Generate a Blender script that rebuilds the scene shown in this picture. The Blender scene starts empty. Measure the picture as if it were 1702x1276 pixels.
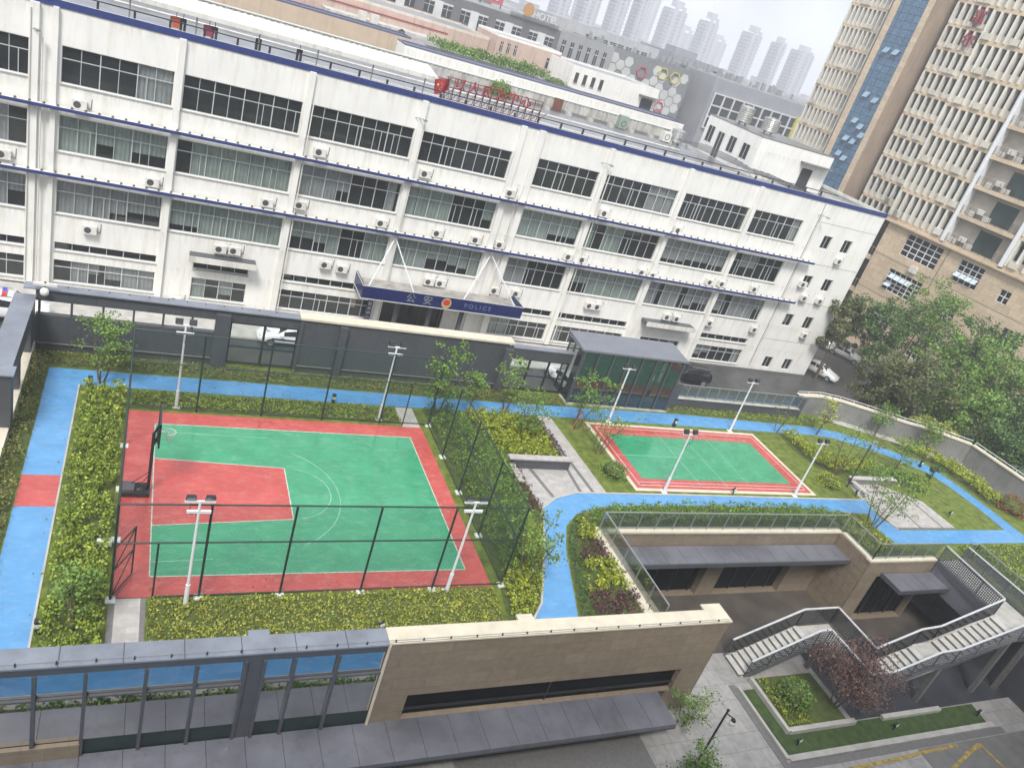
import bpy, math, random
import numpy as np
from mathutils import Vector, Matrix
from mathutils.geometry import tessellate_polygon
R = math.radians
rnd = random.Random(7)
nr = np.random.default_rng(11)
SC = bpy.context.scene
COL = SC.collection
# ------------------------------------------------------------------ camera
YAW, PIT, ROL, FPX = 0.50513878, 0.44353381, 0.32469102, 1301.1
CAMZ = 22.0
fwd = Vector((math.sin(YAW)*math.cos(PIT), math.cos(YAW)*math.cos(PIT), -math.sin(PIT)))
r0 = Vector((math.cos(YAW), -math.sin(YAW), 0)); u0 = r0.cross(fwd)
c_, s_ = math.cos(ROL), math.sin(ROL)
rgt = c_*r0 + s_*u0; upv = -s_*r0 + c_*u0
cam = bpy.data.cameras.new('camera'); camo = bpy.data.objects.new('camera', cam); COL.objects.link(camo)
cam.sensor_width = 36; cam.lens = FPX/1702*36; cam.clip_start = 0.5; cam.clip_end = 4000
camo.matrix_world = Matrix(((rgt.x, upv.x, -fwd.x, 0), (rgt.y, upv.y, -fwd.y, 0), (rgt.z, upv.z, -fwd.z, CAMZ), (0, 0, 0, 1)))
SC.camera = camo
# ------------------------------------------------------------------ sky, sun, exposure
SUN_EL, SUN_AZ = R(54), R(212)      # azimuth from +Y clockwise
w = bpy.data.worlds.new('World'); SC.world = w; w.use_nodes = True
nt = w.node_tree; nt.nodes.clear()
out = nt.nodes.new('ShaderNodeOutputWorld'); bg = nt.nodes.new('ShaderNodeBackground')
sky = nt.nodes.new('ShaderNodeTexSky'); sky.sky_type = 'NISHITA'; sky.sun_disc = False
sky.sun_elevation = SUN_EL; sky.sun_rotation = SUN_AZ; sky.air_density = 1.0; sky.dust_density = 5; sky.ozone_density = 1.2
tc = nt.nodes.new('ShaderNodeTexCoord'); nz = nt.nodes.new('ShaderNodeTexNoise')
nz.inputs['Scale'].default_value = 2.6; nz.inputs['Detail'].default_value = 6; nz.inputs['Roughness'].default_value = .55
cr = nt.nodes.new('ShaderNodeValToRGB'); cr.color_ramp.elements[0].position = .38; cr.color_ramp.elements[1].position = .6
cr.color_ramp.elements[0].color = (.5, .5, .5, 1); cr.color_ramp.elements[1].color = (1, 1, 1, 1)
mx = nt.nodes.new('ShaderNodeMix'); mx.data_type = 'RGBA'
mx.inputs['B'].default_value = (7.3, 7.6, 8.1, 1)
nt.links.new(tc.outputs['Generated'], nz.inputs['Vector']); nt.links.new(nz.outputs['Fac'], cr.inputs['Fac'])
nt.links.new(cr.outputs['Color'], mx.inputs['Factor']); nt.links.new(sky.outputs['Color'], mx.inputs['A'])
nt.links.new(mx.outputs['Result'], bg.inputs['Color']); bg.inputs['Strength'].default_value = 0.10
nt.links.new(bg.outputs['Background'], out.inputs['Surface'])
sl = bpy.data.lights.new('sun', 'SUN'); sl.energy = 2.3; sl.angle = R(16); sl.color = (1, .97, .92)
so = bpy.data.objects.new('sun', sl); COL.objects.link(so)
sd = Vector((math.sin(SUN_AZ)*math.cos(SUN_EL), math.cos(SUN_AZ)*math.cos(SUN_EL), math.sin(SUN_EL)))
so.rotation_euler = sd.to_track_quat('Z', 'Y').to_euler(); so.location = (0, 0, 60)
SC.view_settings.view_transform = 'Standard'; SC.view_settings.look = 'None'
SC.view_settings.exposure = 0.72; SC.view_settings.gamma = 1
SC.cycles.max_bounces = 8; SC.cycles.transparent_max_bounces = 24
SC.cycles.volume_bounces = 3

# ------------------------------------------------------------------ helpers
def ray(px, py):
    return rgt*((px-851)/FPX) + upv*(-(py-638)/FPX) + fwd
def onz(px, py, z=0):
    d = ray(px, py); t = (z-CAMZ)/d.z; return Vector((d.x*t, d.y*t, z))
def ony(px, py, y):
    d = ray(px, py); t = y/d.y; return Vector((d.x*t, y, CAMZ+d.z*t))

MATS = {}
def mat(name, col, rough=.7, var=.12, scale=2.0, bump=0, metal=0, spec=.5, streak=0, col2=None, rip=0, detail=5, alpha=None, bscale=None):
    if name in MATS: return MATS[name]
    m = bpy.data.materials.new(name); m.use_nodes = True; t = m.node_tree
    b = t.nodes['Principled BSDF']; b.inputs['Roughness'].default_value = rough
    b.inputs['Metallic'].default_value = metal; b.inputs['Specular IOR Level'].default_value = spec
    co = t.nodes.new('ShaderNodeTexCoord'); src = co.outputs['Object']
    n = t.nodes.new('ShaderNodeTexNoise'); n.inputs['Scale'].default_value = scale; n.inputs['Detail'].default_value = detail
    t.links.new(src, n.inputs['Vector'])
    r = t.nodes.new('ShaderNodeValToRGB'); e = r.color_ramp.elements
    e[0].position = .3; e[1].position = .7
    c2 = col2 or [min(1, x*(1+var)) for x in col]
    e[0].color = (*[x*(1-var) for x in col], 1); e[1].color = (*c2, 1)
    t.links.new(n.outputs['Fac'], r.inputs['Fac']); cur = r.outputs['Color']
    if rip:
        g = t.nodes.new('ShaderNodeNewGeometry'); r2 = t.nodes.new('ShaderNodeMapRange')
        r2.inputs['To Min'].default_value = 1-rip; r2.inputs['To Max'].default_value = 1+rip
        t.links.new(g.outputs['Random Per Island'], r2.inputs['Value'])
        mm = t.nodes.new('ShaderNodeVectorMath'); mm.operation = 'SCALE'
        t.links.new(cur, mm.inputs[0]); t.links.new(r2.outputs['Result'], mm.inputs['Scale']); cur = mm.outputs['Vector']
    if streak:
        mp = t.nodes.new('ShaderNodeMapping'); mp.inputs['Scale'].default_value = (1.0, 1.0, .11)
        n2 = t.nodes.new('ShaderNodeTexNoise'); n2.inputs['Scale'].default_value = 1.6; n2.inputs['Detail'].default_value = 8; n2.inputs['Roughness'].default_value = .7
        t.links.new(src, mp.inputs['Vector']); t.links.new(mp.outputs['Vector'], n2.inputs['Vector'])
        r3 = t.nodes.new('ShaderNodeValToRGB'); r3.color_ramp.elements[0].position = .3; r3.color_ramp.elements[1].position = .5
        k = 1-streak; r3.color_ramp.elements[0].color = (k, k*.98, k*.93, 1); r3.color_ramp.elements[1].color = (1, 1, 1, 1)
        t.links.new(n2.outputs['Fac'], r3.inputs['Fac'])
        m2 = t.nodes.new('ShaderNodeMix'); m2.data_type = 'RGBA'; m2.blend_type = 'MULTIPLY'; m2.inputs['Factor'].default_value = 1
        t.links.new(cur, m2.inputs['A']); t.links.new(r3.outputs['Color'], m2.inputs['B']); cur = m2.outputs['Result']
    t.links.new(cur, b.inputs['Base Color'])
    if bump:
        bp = t.nodes.new('ShaderNodeBump'); bp.inputs['Strength'].default_value = bump; bp.inputs['Distance'].default_value = .05
        n3 = t.nodes.new('ShaderNodeTexNoise'); n3.inputs['Scale'].default_value = bscale or scale*6; n3.inputs['Detail'].default_value = 4
        t.links.new(src, n3.inputs['Vector']); t.links.new(n3.outputs['Fac'], bp.inputs['Height']); t.links.new(bp.outputs['Normal'], b.inputs['Normal'])
    MATS[name] = m; m['_c'] = 1
    return m
def tiles(name, col, mortar, w=.6, h=.3, rough=.5, off=.5, ms=.012, axes='XZ', var=.1, spec=.5):
    if name in MATS: return MATS[name]
    m = mat(name, col, rough, var, 3, spec=spec); t = m.node_tree; b = t.nodes['Principled BSDF']
    src = b.inputs['Base Color'].links[0].from_socket
    co = t.nodes.new('ShaderNodeTexCoord'); sx = t.nodes.new('ShaderNodeSeparateXYZ'); cx = t.nodes.new('ShaderNodeCombineXYZ')
    t.links.new(co.outputs['Object'], sx.inputs[0]); t.links.new(sx.outputs[axes[0]], cx.inputs['X']); t.links.new(sx.outputs[axes[1]], cx.inputs['Y'])
    br = t.nodes.new('ShaderNodeTexBrick'); br.offset = off; br.inputs['Scale'].default_value = 1
    br.inputs['Brick Width'].default_value = w; br.inputs['Row Height'].default_value = h; br.inputs['Mortar Size'].default_value = ms
    br.inputs['Color1'].default_value = (1, 1, 1, 1); br.inputs['Color2'].default_value = (.82, .82, .82, 1); br.inputs['Mortar'].default_value = (*mortar, 1)
    t.links.new(cx.outputs[0], br.inputs['Vector'])
    m2 = t.nodes.new('ShaderNodeMix'); m2.data_type = 'RGBA'; m2.blend_type = 'MULTIPLY'; m2.inputs['Factor'].default_value = 1
    t.links.new(src, m2.inputs['A']); t.links.new(br.outputs['Color'], m2.inputs['B']); t.links.new(m2.outputs['Result'], b.inputs['Base Color'])
    return m
def glass(name, tint=(.75, .82, .8), refl=.35, rough=.03, opac=.35, col=(.05, .07, .07)):
    """window glass: part see-through, part dark film, plus reflection"""
    if name in MATS: return MATS[name]
    m = bpy.data.materials.new(name); m.use_nodes = True; t = m.node_tree; t.nodes.clear()
    o = t.nodes.new('ShaderNodeOutputMaterial'); tr = t.nodes.new('ShaderNodeBsdfTransparent'); tr.inputs['Color'].default_value = (*tint, 1)
    df = t.nodes.new('ShaderNodeBsdfDiffuse'); df.inputs['Color'].default_value = (*col, 1)
    gl = t.nodes.new('ShaderNodeBsdfGlossy'); gl.inputs['Roughness'].default_value = rough
    m1 = t.nodes.new('ShaderNodeMixShader'); m1.inputs[0].default_value = opac
    fr = t.nodes.new('ShaderNodeLayerWeight'); fr.inputs['Blend'].default_value = .3
    mp = t.nodes.new('ShaderNodeMapRange'); mp.inputs['To Min'].default_value = refl*.5; mp.inputs['To Max'].default_value = min(1, refl*2.2)
    t.links.new(fr.outputs['Fresnel'], mp.inputs['Value'])
    m2 = t.nodes.new('ShaderNodeMixShader')
    t.links.new(tr.outputs[0], m1.inputs[1]); t.links.new(df.outputs[0], m1.inputs[2])
    t.links.new(mp.outputs['Result'], m2.inputs[0]); t.links.new(m1.outputs[0], m2.inputs[1]); t.links.new(gl.outputs[0], m2.inputs[2])
    t.links.new(m2.outputs[0], o.inputs['Surface']); MATS[name] = m
    return m
def netmat(name, col, cell=.075, wire=.1, diag=True):
    m = bpy.data.materials.new(name); m.use_nodes = True; t = m.node_tree; b = t.nodes['Principled BSDF']
    b.inputs['Base Color'].default_value = (*col, 1); b.inputs['Roughness'].default_value = .5
    co = t.nodes.new('ShaderNodeTexCoord'); sx = t.nodes.new('ShaderNodeSeparateXYZ'); t.links.new(co.outputs['Object'], sx.inputs[0])
    def M(op, a, b_=None):
        n = t.nodes.new('ShaderNodeMath'); n.operation = op
        for i, v in enumerate((a, b_)):
            if v is None: continue
            if isinstance(v, (int, float)): n.inputs[i].default_value = v
            else: t.links.new(v, n.inputs[i])
        return n.outputs[0]
    h = M('ADD', sx.outputs['X'], sx.outputs['Y'])
    z = sx.outputs['Z']
    p, q = (M('ADD', h, z), M('SUBTRACT', h, z)) if diag else (h, z)
    fs = []
    for v in (p, q):
        f = M('FRACT', M('DIVIDE', v, cell)); f = M('ABSOLUTE', M('SUBTRACT', f, .5)); fs.append(M('GREATER_THAN', f, .5-wire/2))
    t.links.new(M('MAXIMUM', fs[0], fs[1]), b.inputs['Alpha']); MATS[name] = m
    return m

class MB:
    def __init__(s): s.v = []; s.f = []
    def box(s, x0, x1, y0, y1, z0, z1):
        n = len(s.v)
        s.v += [(x0, y0, z0), (x1, y0, z0), (x1, y1, z0), (x0, y1, z0), (x0, y0, z1), (x1, y0, z1), (x1, y1, z1), (x0, y1, z1)]
        s.f += [(n, n+3, n+2, n+1), (n+4, n+5, n+6, n+7), (n, n+1, n+5, n+4), (n+1, n+2, n+6, n+5), (n+2, n+3, n+7, n+6), (n+3, n, n+4, n+7)]
        return s
    def poly(s, pts):
        n = len(s.v); s.v += [tuple(p) for p in pts]; s.f.append(tuple(range(n, n+len(pts)))); return s
    def prism(s, pts, z0, z1, bottom=False):
        """flat polygon (maybe concave) with skirt"""
        pts = [(p[0], p[1]) for p in pts]
        ar = sum(pts[i][0]*pts[(i+1) % len(pts)][1]-pts[(i+1) % len(pts)][0]*pts[i][1] for i in range(len(pts)))
        if ar < 0: pts = pts[::-1]
        n = len(s.v); k = len(pts)
        s.v += [(x, y, z1) for x, y in pts]+[(x, y, z0) for x, y in pts]
        for tri in tessellate_polygon([[Vector((x, y, 0)) for x, y in pts]]):
            a, b, c = tri
            cr_ = (pts[b][0]-pts[a][0])*(pts[c][1]-pts[a][1])-(pts[b][1]-pts[a][1])*(pts[c][0]-pts[a][0])
            if cr_ < 0: a, b, c = a, c, b
            s.f.append((n+a, n+b, n+c))
            if bottom: s.f.append((n+k+a, n+k+c, n+k+b))
        for i in range(k):
            j = (i+1) % k; s.f.append((n+k+i, n+k+j, n+j, n+i))
        return s
    def tube(s, p, q, r, r2=None, n=8, cap=True):
        p, q = Vector(p), Vector(q); r2 = r if r2 is None else r2; d = (q-p).normalized()
        a = d.orthogonal().normalized(); b = d.cross(a); k = len(s.v)
        for c, rr in ((p, r), (q, r2)):
            for i in range(n):
                an = 2*math.pi*i/n; s.v.append(tuple(c+a*math.cos(an)*rr+b*math.sin(an)*rr))
        for i in range(n):
            j = (i+1) % n; s.f.append((k+i, k+j, k+n+j, k+n+i))
        if cap: s.f.append(tuple(range(k+n-1, k-1, -1))); s.f.append(tuple(range(k+n, k+2*n)))
        return s
    def bar(s, p, q, w, h):
        p, q = Vector(p), Vector(q); d = (q-p).normalized()
        side = d.cross(Vector((0, 0, 1))); side = side.normalized() if side.length > 1e-4 else Vector((1, 0, 0)); up = side.cross(d)
        k = len(s.v)
        for c in (p, q):
            for sx, sz in ((-1, -1), (1, -1), (1, 1), (-1, 1)): s.v.append(tuple(c+side*sx*w/2+up*sz*h/2))
        for i in range(4): s.f.append((k+i, k+(i+1) % 4, k+4+(i+1) % 4, k+4+i))
        s.f += [(k+3, k+2, k+1, k), (k+4, k+5, k+6, k+7)]; return s
    def ring(s, c, r, t, n=28, ax='z', a0=0, a1=2*math.pi, m=6):
        for i in range(n):
            A, B = a0+(a1-a0)*i/n, a0+(a1-a0)*(i+1)/n
            f = lambda a: Vector(c)+(Vector((math.cos(a), math.sin(a), 0)) if ax == 'z' else Vector((0, math.cos(a), math.sin(a))) if ax == 'x' else Vector((math.cos(a), 0, math.sin(a))))*r
            s.tube(f(A), f(B), t, n=m, cap=False)
        return s
    def ball(s, c, rx, ry, rz, nu=12, nv=8):
        k = len(s.v)
        for j in range(nv+1):
            ph = math.pi*j/nv
            for i in range(nu):
                th = 2*math.pi*i/nu; s.v.append((c[0]+rx*math.sin(ph)*math.cos(th), c[1]+ry*math.sin(ph)*math.sin(th), c[2]+rz*math.cos(ph)))
        for j in range(nv):
            for i in range(nu):
                s.f.append((k+j*nu+i, k+(j+1)*nu+i, k+(j+1)*nu+(i+1) % nu, k+j*nu+(i+1) % nu))
        return s
    def facade(s, x0, x1, z0, z1, rects, y, reveal=.2):
        """wall in plane y facing -y with rectangular holes and reveals"""
        xs = sorted({x0, x1} | {r[i] for r in rects for i in (0, 1)}); zs = sorted({z0, z1} | {r[i] for r in rects for i in (2, 3)})
        xs = [x for x in xs if x0 <= x <= x1]; zs = [z for z in zs if z0 <= z <= z1]
        for j in range(len(zs)-1):
            run = None
            for i in range(len(xs)-1):
                cx, cz = (xs[i]+xs[i+1])/2, (zs[j]+zs[j+1])/2
                hole = any(r[0] < cx < r[1] and r[2] < cz < r[3] for r in rects)
                if not hole and run is None: run = xs[i]
                if hole and run is not None: s.poly([(run, y, zs[j]), (xs[i], y, zs[j]), (xs[i], y, zs[j+1]), (run, y, zs[j+1])]); run = None
            if run is not None: s.poly([(run, y, zs[j]), (xs[-1], y, zs[j]), (xs[-1], y, zs[j+1]), (run, y, zs[j+1])])
        for a, b, c, d in rects:
            e = y+reveal
            s.poly([(a, y, c), (a, e, c), (a, e, d), (a, y, d)]); s.poly([(b, e, c), (b, y, c), (b, y, d), (b, e, d)])
            s.poly([(a, y, d), (a, e, d), (b, e, d), (b, y, d)]); s.poly([(a, e, c), (a, y, c), (b, y, c), (b, e, c)])
        return s
    def build(s, name, m, parent=None, smooth=False):
        v = np.array(s.v, dtype=float)
        if parent is not None:
            Mi = np.array(wm(parent).inverted()); v = v@Mi[:3, :3].T+Mi[:3, 3]
            base = None
        else:
            base = Vector(((v[:, 0].min()+v[:, 0].max())/2, (v[:, 1].min()+v[:, 1].max())/2, v[:, 2].min())); v = v-np.array(base)
        me = bpy.data.meshes.new(name); me.from_pydata(v.tolist(), [], s.f); me.update()
        if m is not None: me.materials.append(m)
        if smooth: me.shade_smooth()
        o = bpy.data.objects.new(name, me); COL.objects.link(o)
        if parent is not None: o.parent = parent
        else: o.location = base
        return o
def wm(o):
    M_ = Matrix.Translation(o.location) @ o.rotation_euler.to_matrix().to_4x4()
    return wm(o.parent) @ M_ if o.parent else M_
def tag(o, label=None, cat=None, group=None, kind=None):
    if label: o['label'] = label
    if cat: o['category'] = cat
    if group: o['group'] = group
    if kind: o['kind'] = kind
    return o
def thing(name, label, cat, loc=(0, 0, 0), rz=0, group=None):
    o = bpy.data.objects.new(name, None); COL.objects.link(o); o.location = loc; o.rotation_euler = (0, 0, rz); o.empty_display_size = .3
    return tag(o, label, cat, group)
def copy_tree(o, parent=None):
    c = o.copy(); COL.objects.link(c); c.parent = parent
    for ch in list(o.children): copy_tree(ch, c)
    return c
def text_mesh(name, body, size, m, parent, loc, rot=(R(90), 0, 0), ext=.02, align='CENTER'):
    cu = bpy.data.curves.new('t', 'FONT'); cu.body = body; cu.size = size; cu.extrude = ext; cu.align_x = align; cu.align_y = 'CENTER'
    ob = bpy.data.objects.new('t', cu); COL.objects.link(ob)
    dg = bpy.context.evaluated_depsgraph_get(); me = bpy.data.meshes.new_from_object(ob.evaluated_get(dg)); bpy.data.objects.remove(ob)
    me.materials.clear(); me.materials.append(m)
    o = bpy.data.objects.new(name, me); COL.objects.link(o); o.parent = parent; o.location = loc; o.rotation_euler = rot
    return o

# ------------------------------------------------------------------ materials
WHITE = mat('white_wall_paint', (.77, .765, .73), .8, .05, .5, streak=.14)
WHITE2 = mat('old_white_wall', (.66, .65, .6), .85, .08, .7, streak=.35)
BLUE_T = mat('blue_trim', (.018, .035, .16), .5, .15, 3)
ALU = mat('aluminium_frame', (.6, .63, .63), .4, .06, 5, metal=.2)
DARKIN = mat('dark_room', (.035, .037, .04), .9, .5, .35)
ROOFG = mat('wet_roof_membrane', (.17, .175, .19), .3, .3, 1.1, bump=.2)
CONC = mat('concrete', (.42, .41, .38), .8, .15, 1.5, bump=.1)
DGREY = tiles('charcoal_panel', (.075, .08, .088), (.35, .35, .35), 1.2, 3.4, .45, 0, .006)
DGREY2 = mat('charcoal_metal', (.07, .075, .085), .4, .1, 2)
DTILE = tiles('charcoal_board', (.085, .09, .1), (.5, .5, .5), 3.0, .18, .5, 0, .012)
CAPM = mat('grey_metal_coping', (.22, .24, .285), .32, .16, .9, metal=.2, streak=.15)
BEIGE = tiles('beige_stone', (.24, .195, .14), (.62, .62, .62), 1.3, .62, .5, .5, .01, var=.12)
BEIGE_X = tiles('beige_stone_side', (.24, .19, .135), (.45, .45, .45), 1.3, .62, .5, .5, .012, axes='YZ', var=.14)
BEIGE_C = mat('pale_stone_coping', (.58, .53, .42), .55, .1, 2)
PAVE = tiles('grey_paving', (.36, .35, .335), (.55, .55, .55), .9, .9, .4, .5, .012, axes='XY', var=.14)
PAVEP = tiles('pale_paving', (.44, .42, .4), (.8, .8, .8), .6, .3, .4, .5, .008, axes='XY', var=.12)
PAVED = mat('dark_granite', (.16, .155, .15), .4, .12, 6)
ASPH = mat('wet_asphalt', (.06, .06, .062), .42, .3, 1.2, bump=.15)
BLUEP = mat('blue_rubber_path', (.09, .285, .55), .38, .1, 1.3, bump=.05, bscale=40)
REDP = mat('red_court_paint', (.46, .07, .06), .3, .13, .8, bump=.03, bscale=2.5)
GRNP = mat('green_court_paint', (.035, .28, .135), .24, .13, .7, bump=.04, bscale=2.5)
def wet(m, base, scuff, puddle=.5, sc=.5):
    t = m.node_tree; b = t.nodes['Principled BSDF']; src = b.inputs['Base Color'].links[0].from_socket; L = t.links
    co = t.nodes.new('ShaderNodeTexCoord')
    n = t.nodes.new('ShaderNodeTexNoise'); n.inputs['Scale'].default_value = sc; n.inputs['Detail'].default_value = 7; n.inputs['Roughness'].default_value = .62; n.inputs['Distortion'].default_value = .6
    mp = t.nodes.new('ShaderNodeMapping'); mp.inputs['Scale'].default_value = (1, 2.2, 1); L.new(co.outputs['Object'], mp.inputs[0]); L.new(mp.outputs[0], n.inputs['Vector'])
    r = t.nodes.new('ShaderNodeValToRGB'); r.color_ramp.elements[0].position = .42; r.color_ramp.elements[1].position = .6; L.new(n.outputs['Fac'], r.inputs[0])
    mr = t.nodes.new('ShaderNodeMapRange'); mr.inputs['To Min'].default_value = base; mr.inputs['To Max'].default_value = base*.3; L.new(r.outputs[0], mr.inputs[0]); L.new(mr.outputs[0], b.inputs['Roughness'])
    n2 = t.nodes.new('ShaderNodeTexNoise'); n2.inputs['Scale'].default_value = sc*5; n2.inputs['Detail'].default_value = 8; n2.inputs['Roughness'].default_value = .75; L.new(mp.outputs[0], n2.inputs['Vector'])
    r2 = t.nodes.new('ShaderNodeValToRGB'); r2.color_ramp.elements[0].position = .5; r2.color_ramp.elements[1].position = .75; L.new(n2.outputs['Fac'], r2.inputs[0])
    mx = t.nodes.new('ShaderNodeMix'); mx.data_type = 'RGBA'; mx.inputs['B'].default_value = (*scuff, 1); mu = t.nodes.new('ShaderNodeMath'); mu.operation = 'MULTIPLY'; mu.inputs[1].default_value = .75
    L.new(r2.outputs[0], mu.inputs[0]); L.new(mu.outputs[0], mx.inputs['Factor']); L.new(src, mx.inputs['A']); L.new(mx.outputs['Result'], b.inputs['Base Color']); b.inputs['Specular IOR Level'].default_value = puddle
wet(REDP, .34, (.52, .24, .2), .7, .35); wet(GRNP, .3, (.17, .4, .26), .8, .3); wet(BLUEP, .32, (.22, .38, .58), .8, .4)
LINEW = mat('white_line_paint', (.62, .66, .6), .5, .15, 5)
LINEY = mat('yellow_line_paint', (.36, .24, .06), .5, .45, 4, col2=(.5, .36, .1))
LAWN = mat('lawn', (.1, .145, .018), .9, .35, 2.2, bump=.6, bscale=60, col2=(.17, .22, .03))
SOIL = mat('bed_soil', (.075, .1, .025), .95, .3, 3, bump=.4)
STEELW = mat('white_steel', (.74, .76, .78), .4, .05, 3)
STEELD = mat('dark_green_steel', (.015, .035, .03), .45, .1, 3)
STEELB = mat('black_steel', (.02, .022, .025), .4, .1, 3)
STEELG = mat('grey_steel', (.35, .37, .37), .35, .1, 3, metal=.5)
ACW = mat('white_unit_case', (.68, .67, .63), .5, .1, 2, streak=.2)
ACD = mat('unit_grille', (.07, .07, .075), .5, .1, 4)
WIN = glass('window_glass', (.84, .9, .88), .13, .04, .12, (.06, .07, .07))
GLD = glass('dark_curtain_wall_glass', (.25, .3, .3), 1.5, .02, .75, (.02, .03, .035))
GLR = glass('railing_glass', (.62, .7, .67), .16, .03, .22, (.14, .17, .16))
GLP = glass('pavilion_glass', (.5, .56, .54), .2, .03, .4, (.035, .05, .05))
PERF = netmat('perforated_panel', (.1, .105, .12), .13, .5, False)
GLS = glass('smoked_rail_glass', (.4, .44, .45), .12, .03, .5, (.04, .043, .05))
NET = netmat('chain_link_wire', (.03, .07, .055), .085, .1)
GLB = glass('black_court_glass', (.12, .12, .12), .035, .04, .85, (.006, .007, .008))
CURT = [mat('curtain_grey_green', (.42, .45, .43), .9, .15, 1.2), mat('curtain_lilac', (.43, .41, .43), .9, .15, 1.2), mat('curtain_pale', (.46, .48, .47), .9, .12, 1.2), mat('curtain_tan', (.45, .35, .22), .9, .15, 1.2)]
TREEB = mat('bark', (.12, .09, .06), .9, .3, 8)
BARKR = mat('reddish_stake', (.35, .14, .06), .9, .2, 8)
def leafm(n, a, b, s=2.6, rip=.5): return mat(n, a, .55, .2, s, col2=b, rip=rip, spec=.3)
L_YG = leafm('yellow_green_leaf', (.23, .3, .03), (.36, .4, .05))
L_OL = leafm('olive_leaf', (.15, .25, .035), (.32, .38, .055))
L_GR = leafm('mid_green_leaf', (.1, .2, .035), (.18, .29, .055))
L_DK = leafm('dark_green_leaf', (.05, .11, .03), (.1, .18, .05), .4)
L_LT = leafm('fresh_leaf', (.13, .24, .05), (.2, .3, .07))
L_PU = leafm('purple_leaf', (.07, .03, .04), (.13, .055, .06))
L_MP = leafm('maple_leaf', (.11, .06, .055), (.17, .1, .085))
L_SB = leafm('street_leaf_olive', (.07, .1, .035), (.15, .17, .06), .5)
L_RD = leafm('red_tipped_leaf', (.2, .11, .04), (.3, .14, .06))
L_BR = leafm('brown_green_leaf', (.1, .14, .035), (.2, .2, .06), .6)
L_TAN = leafm('ochre_leaf', (.22, .26, .05), (.36, .37, .08))

def grime(m, levels, reach, col, zoff):
    t = m.node_tree; b = t.nodes['Principled BSDF']; src = b.inputs['Base Color'].links[0].from_socket; L = t.links
    co = t.nodes.new('ShaderNodeTexCoord'); sx = t.nodes.new('ShaderNodeSeparateXYZ'); L.new(co.outputs['Object'], sx.inputs[0]); cur = None
    def M(op, a, c):
        n = t.nodes.new('ShaderNodeMath'); n.operation = op
        for i, v in enumerate((a, c)):
            if isinstance(v, (int, float)): n.inputs[i].default_value = v
            else: L.new(v, n.inputs[i])
        return n.outputs[0]
    for lv in levels:
        u = M('DIVIDE', M('SUBTRACT', sx.outputs['Z'], lv-zoff-reach), reach); u = M('MULTIPLY', M('MULTIPLY', M('MAXIMUM', u, 0.0), M('LESS_THAN', u, 1.0)), 1.0); cur = u if cur is None else M('MAXIMUM', cur, u)
    mp = t.nodes.new('ShaderNodeMapping'); mp.inputs['Scale'].default_value = (3.0, 3.0, .35); L.new(co.outputs['Object'], mp.inputs[0])
    n = t.nodes.new('ShaderNodeTexNoise'); n.inputs['Scale'].default_value = 1; n.inputs['Detail'].default_value = 8; n.inputs['Roughness'].default_value = .7; L.new(mp.outputs[0], n.inputs['Vector'])
    r = t.nodes.new('ShaderNodeValToRGB'); r.color_ramp.elements[0].position = .46; r.color_ramp.elements[1].position = .68; L.new(n.outputs['Fac'], r.inputs[0])
    f = M('MULTIPLY', M('MULTIPLY', r.outputs[0], cur), .42)
    mx = t.nodes.new('ShaderNodeMix'); mx.data_type = 'RGBA'; mx.inputs['B'].default_value = (*col, 1); L.new(f, mx.inputs['Factor']); L.new(src, mx.inputs['A']); L.new(mx.outputs['Result'], b.inputs['Base Color'])
grime(WHITE, (13.3, 8.85, 7.45, 4.5, 3.15, .25, -2.4, -4.7), .95, (.3, .29, .23), -5.2)
# ------------------------------------------------------------------ ground, terrace
def struct(name, mb, m, **k): return tag(mb.build(name, m), kind='structure')
STZ, PLZ = -5.2, -4.6
struct('ground', MB().prism([(-600, -300), (1500, -300), (1500, 2000), (-600, 2000)], STZ-.5, STZ), ASPH)
struct('pavement', MB().box(-16, 44, 53.2, 57.9, STZ, STZ+.12), mat('pale_pavement', (.45, .44, .41), .6, .15, 1.5))
struct('plaza', MB().prism([(-30, 4), (75, 4), (75, 30), (-30, 30)], STZ+.01, PLZ), PAVE)
TER = [(-4.9, 19.32), (21.68, 19.32), (21.68, 25.83), (38.8, 25.83), (38.8, 23.27), (46.82, 23.27), (46.82, 9.0), (62, 9), (60.0, 30.2), (60.2, 34.0), (57.6, 36.2), (55.6, 37.1), (52.9, 38.7), (50.8, 39.7), (49, 40.0), (-4.9, 40.0)]
struct('terrace_lawn', MB().prism(TER, -.5, 0, True), LAWN)
# running path (blue rubber)
path_outer = [(-3.56, 19.3), (-3.56, 37.9), (20.3, 37.95), (34.8, 38.3), (47.4, 37.95), (49.9, 37.4), (51.8, 36.35), (53.5, 35.1), (55.1, 34.0), (55.75, 32.6), (56.05, 30.8), (56.2, 28.5), (56.2, 24.7), (42.5, 24.7), (42.2, 26.5), (43.0, 27.55), (39.9, 27.75), (37.1, 28.1), (28.2, 28.1), (22.9, 27.85), (21.1, 27.25), (20.05, 26.3), (19.25, 24.6), (18.6, 22.5), (17.6, 19.33),
              (14.9, 19.33), (16.5, 21.2), (17.75, 23.9), (18.65, 26.0), (19.2, 27.6), (20.4, 28.5), (21.9, 29.0), (28.8, 29.05), (44.0, 29.0), (43.6, 27.2), (44.1, 26.0), (54.85, 26.0), (55.0, 28.3), (54.8, 30.9), (54.45, 32.4), (53.0, 33.8), (51.7, 34.85), (50.0, 35.75), (48.2, 36.6), (46.2, 36.85), (34.8, 36.8), (23.2, 36.75), (10.5, 36.55), (-2.2, 36.5), (-2.2, 19.3)]
struct('running_path', MB().prism(path_outer, .0, .014), BLUEP)
pe = MB()
inner = [(x, y) for x, y in path_outer if True]
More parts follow.
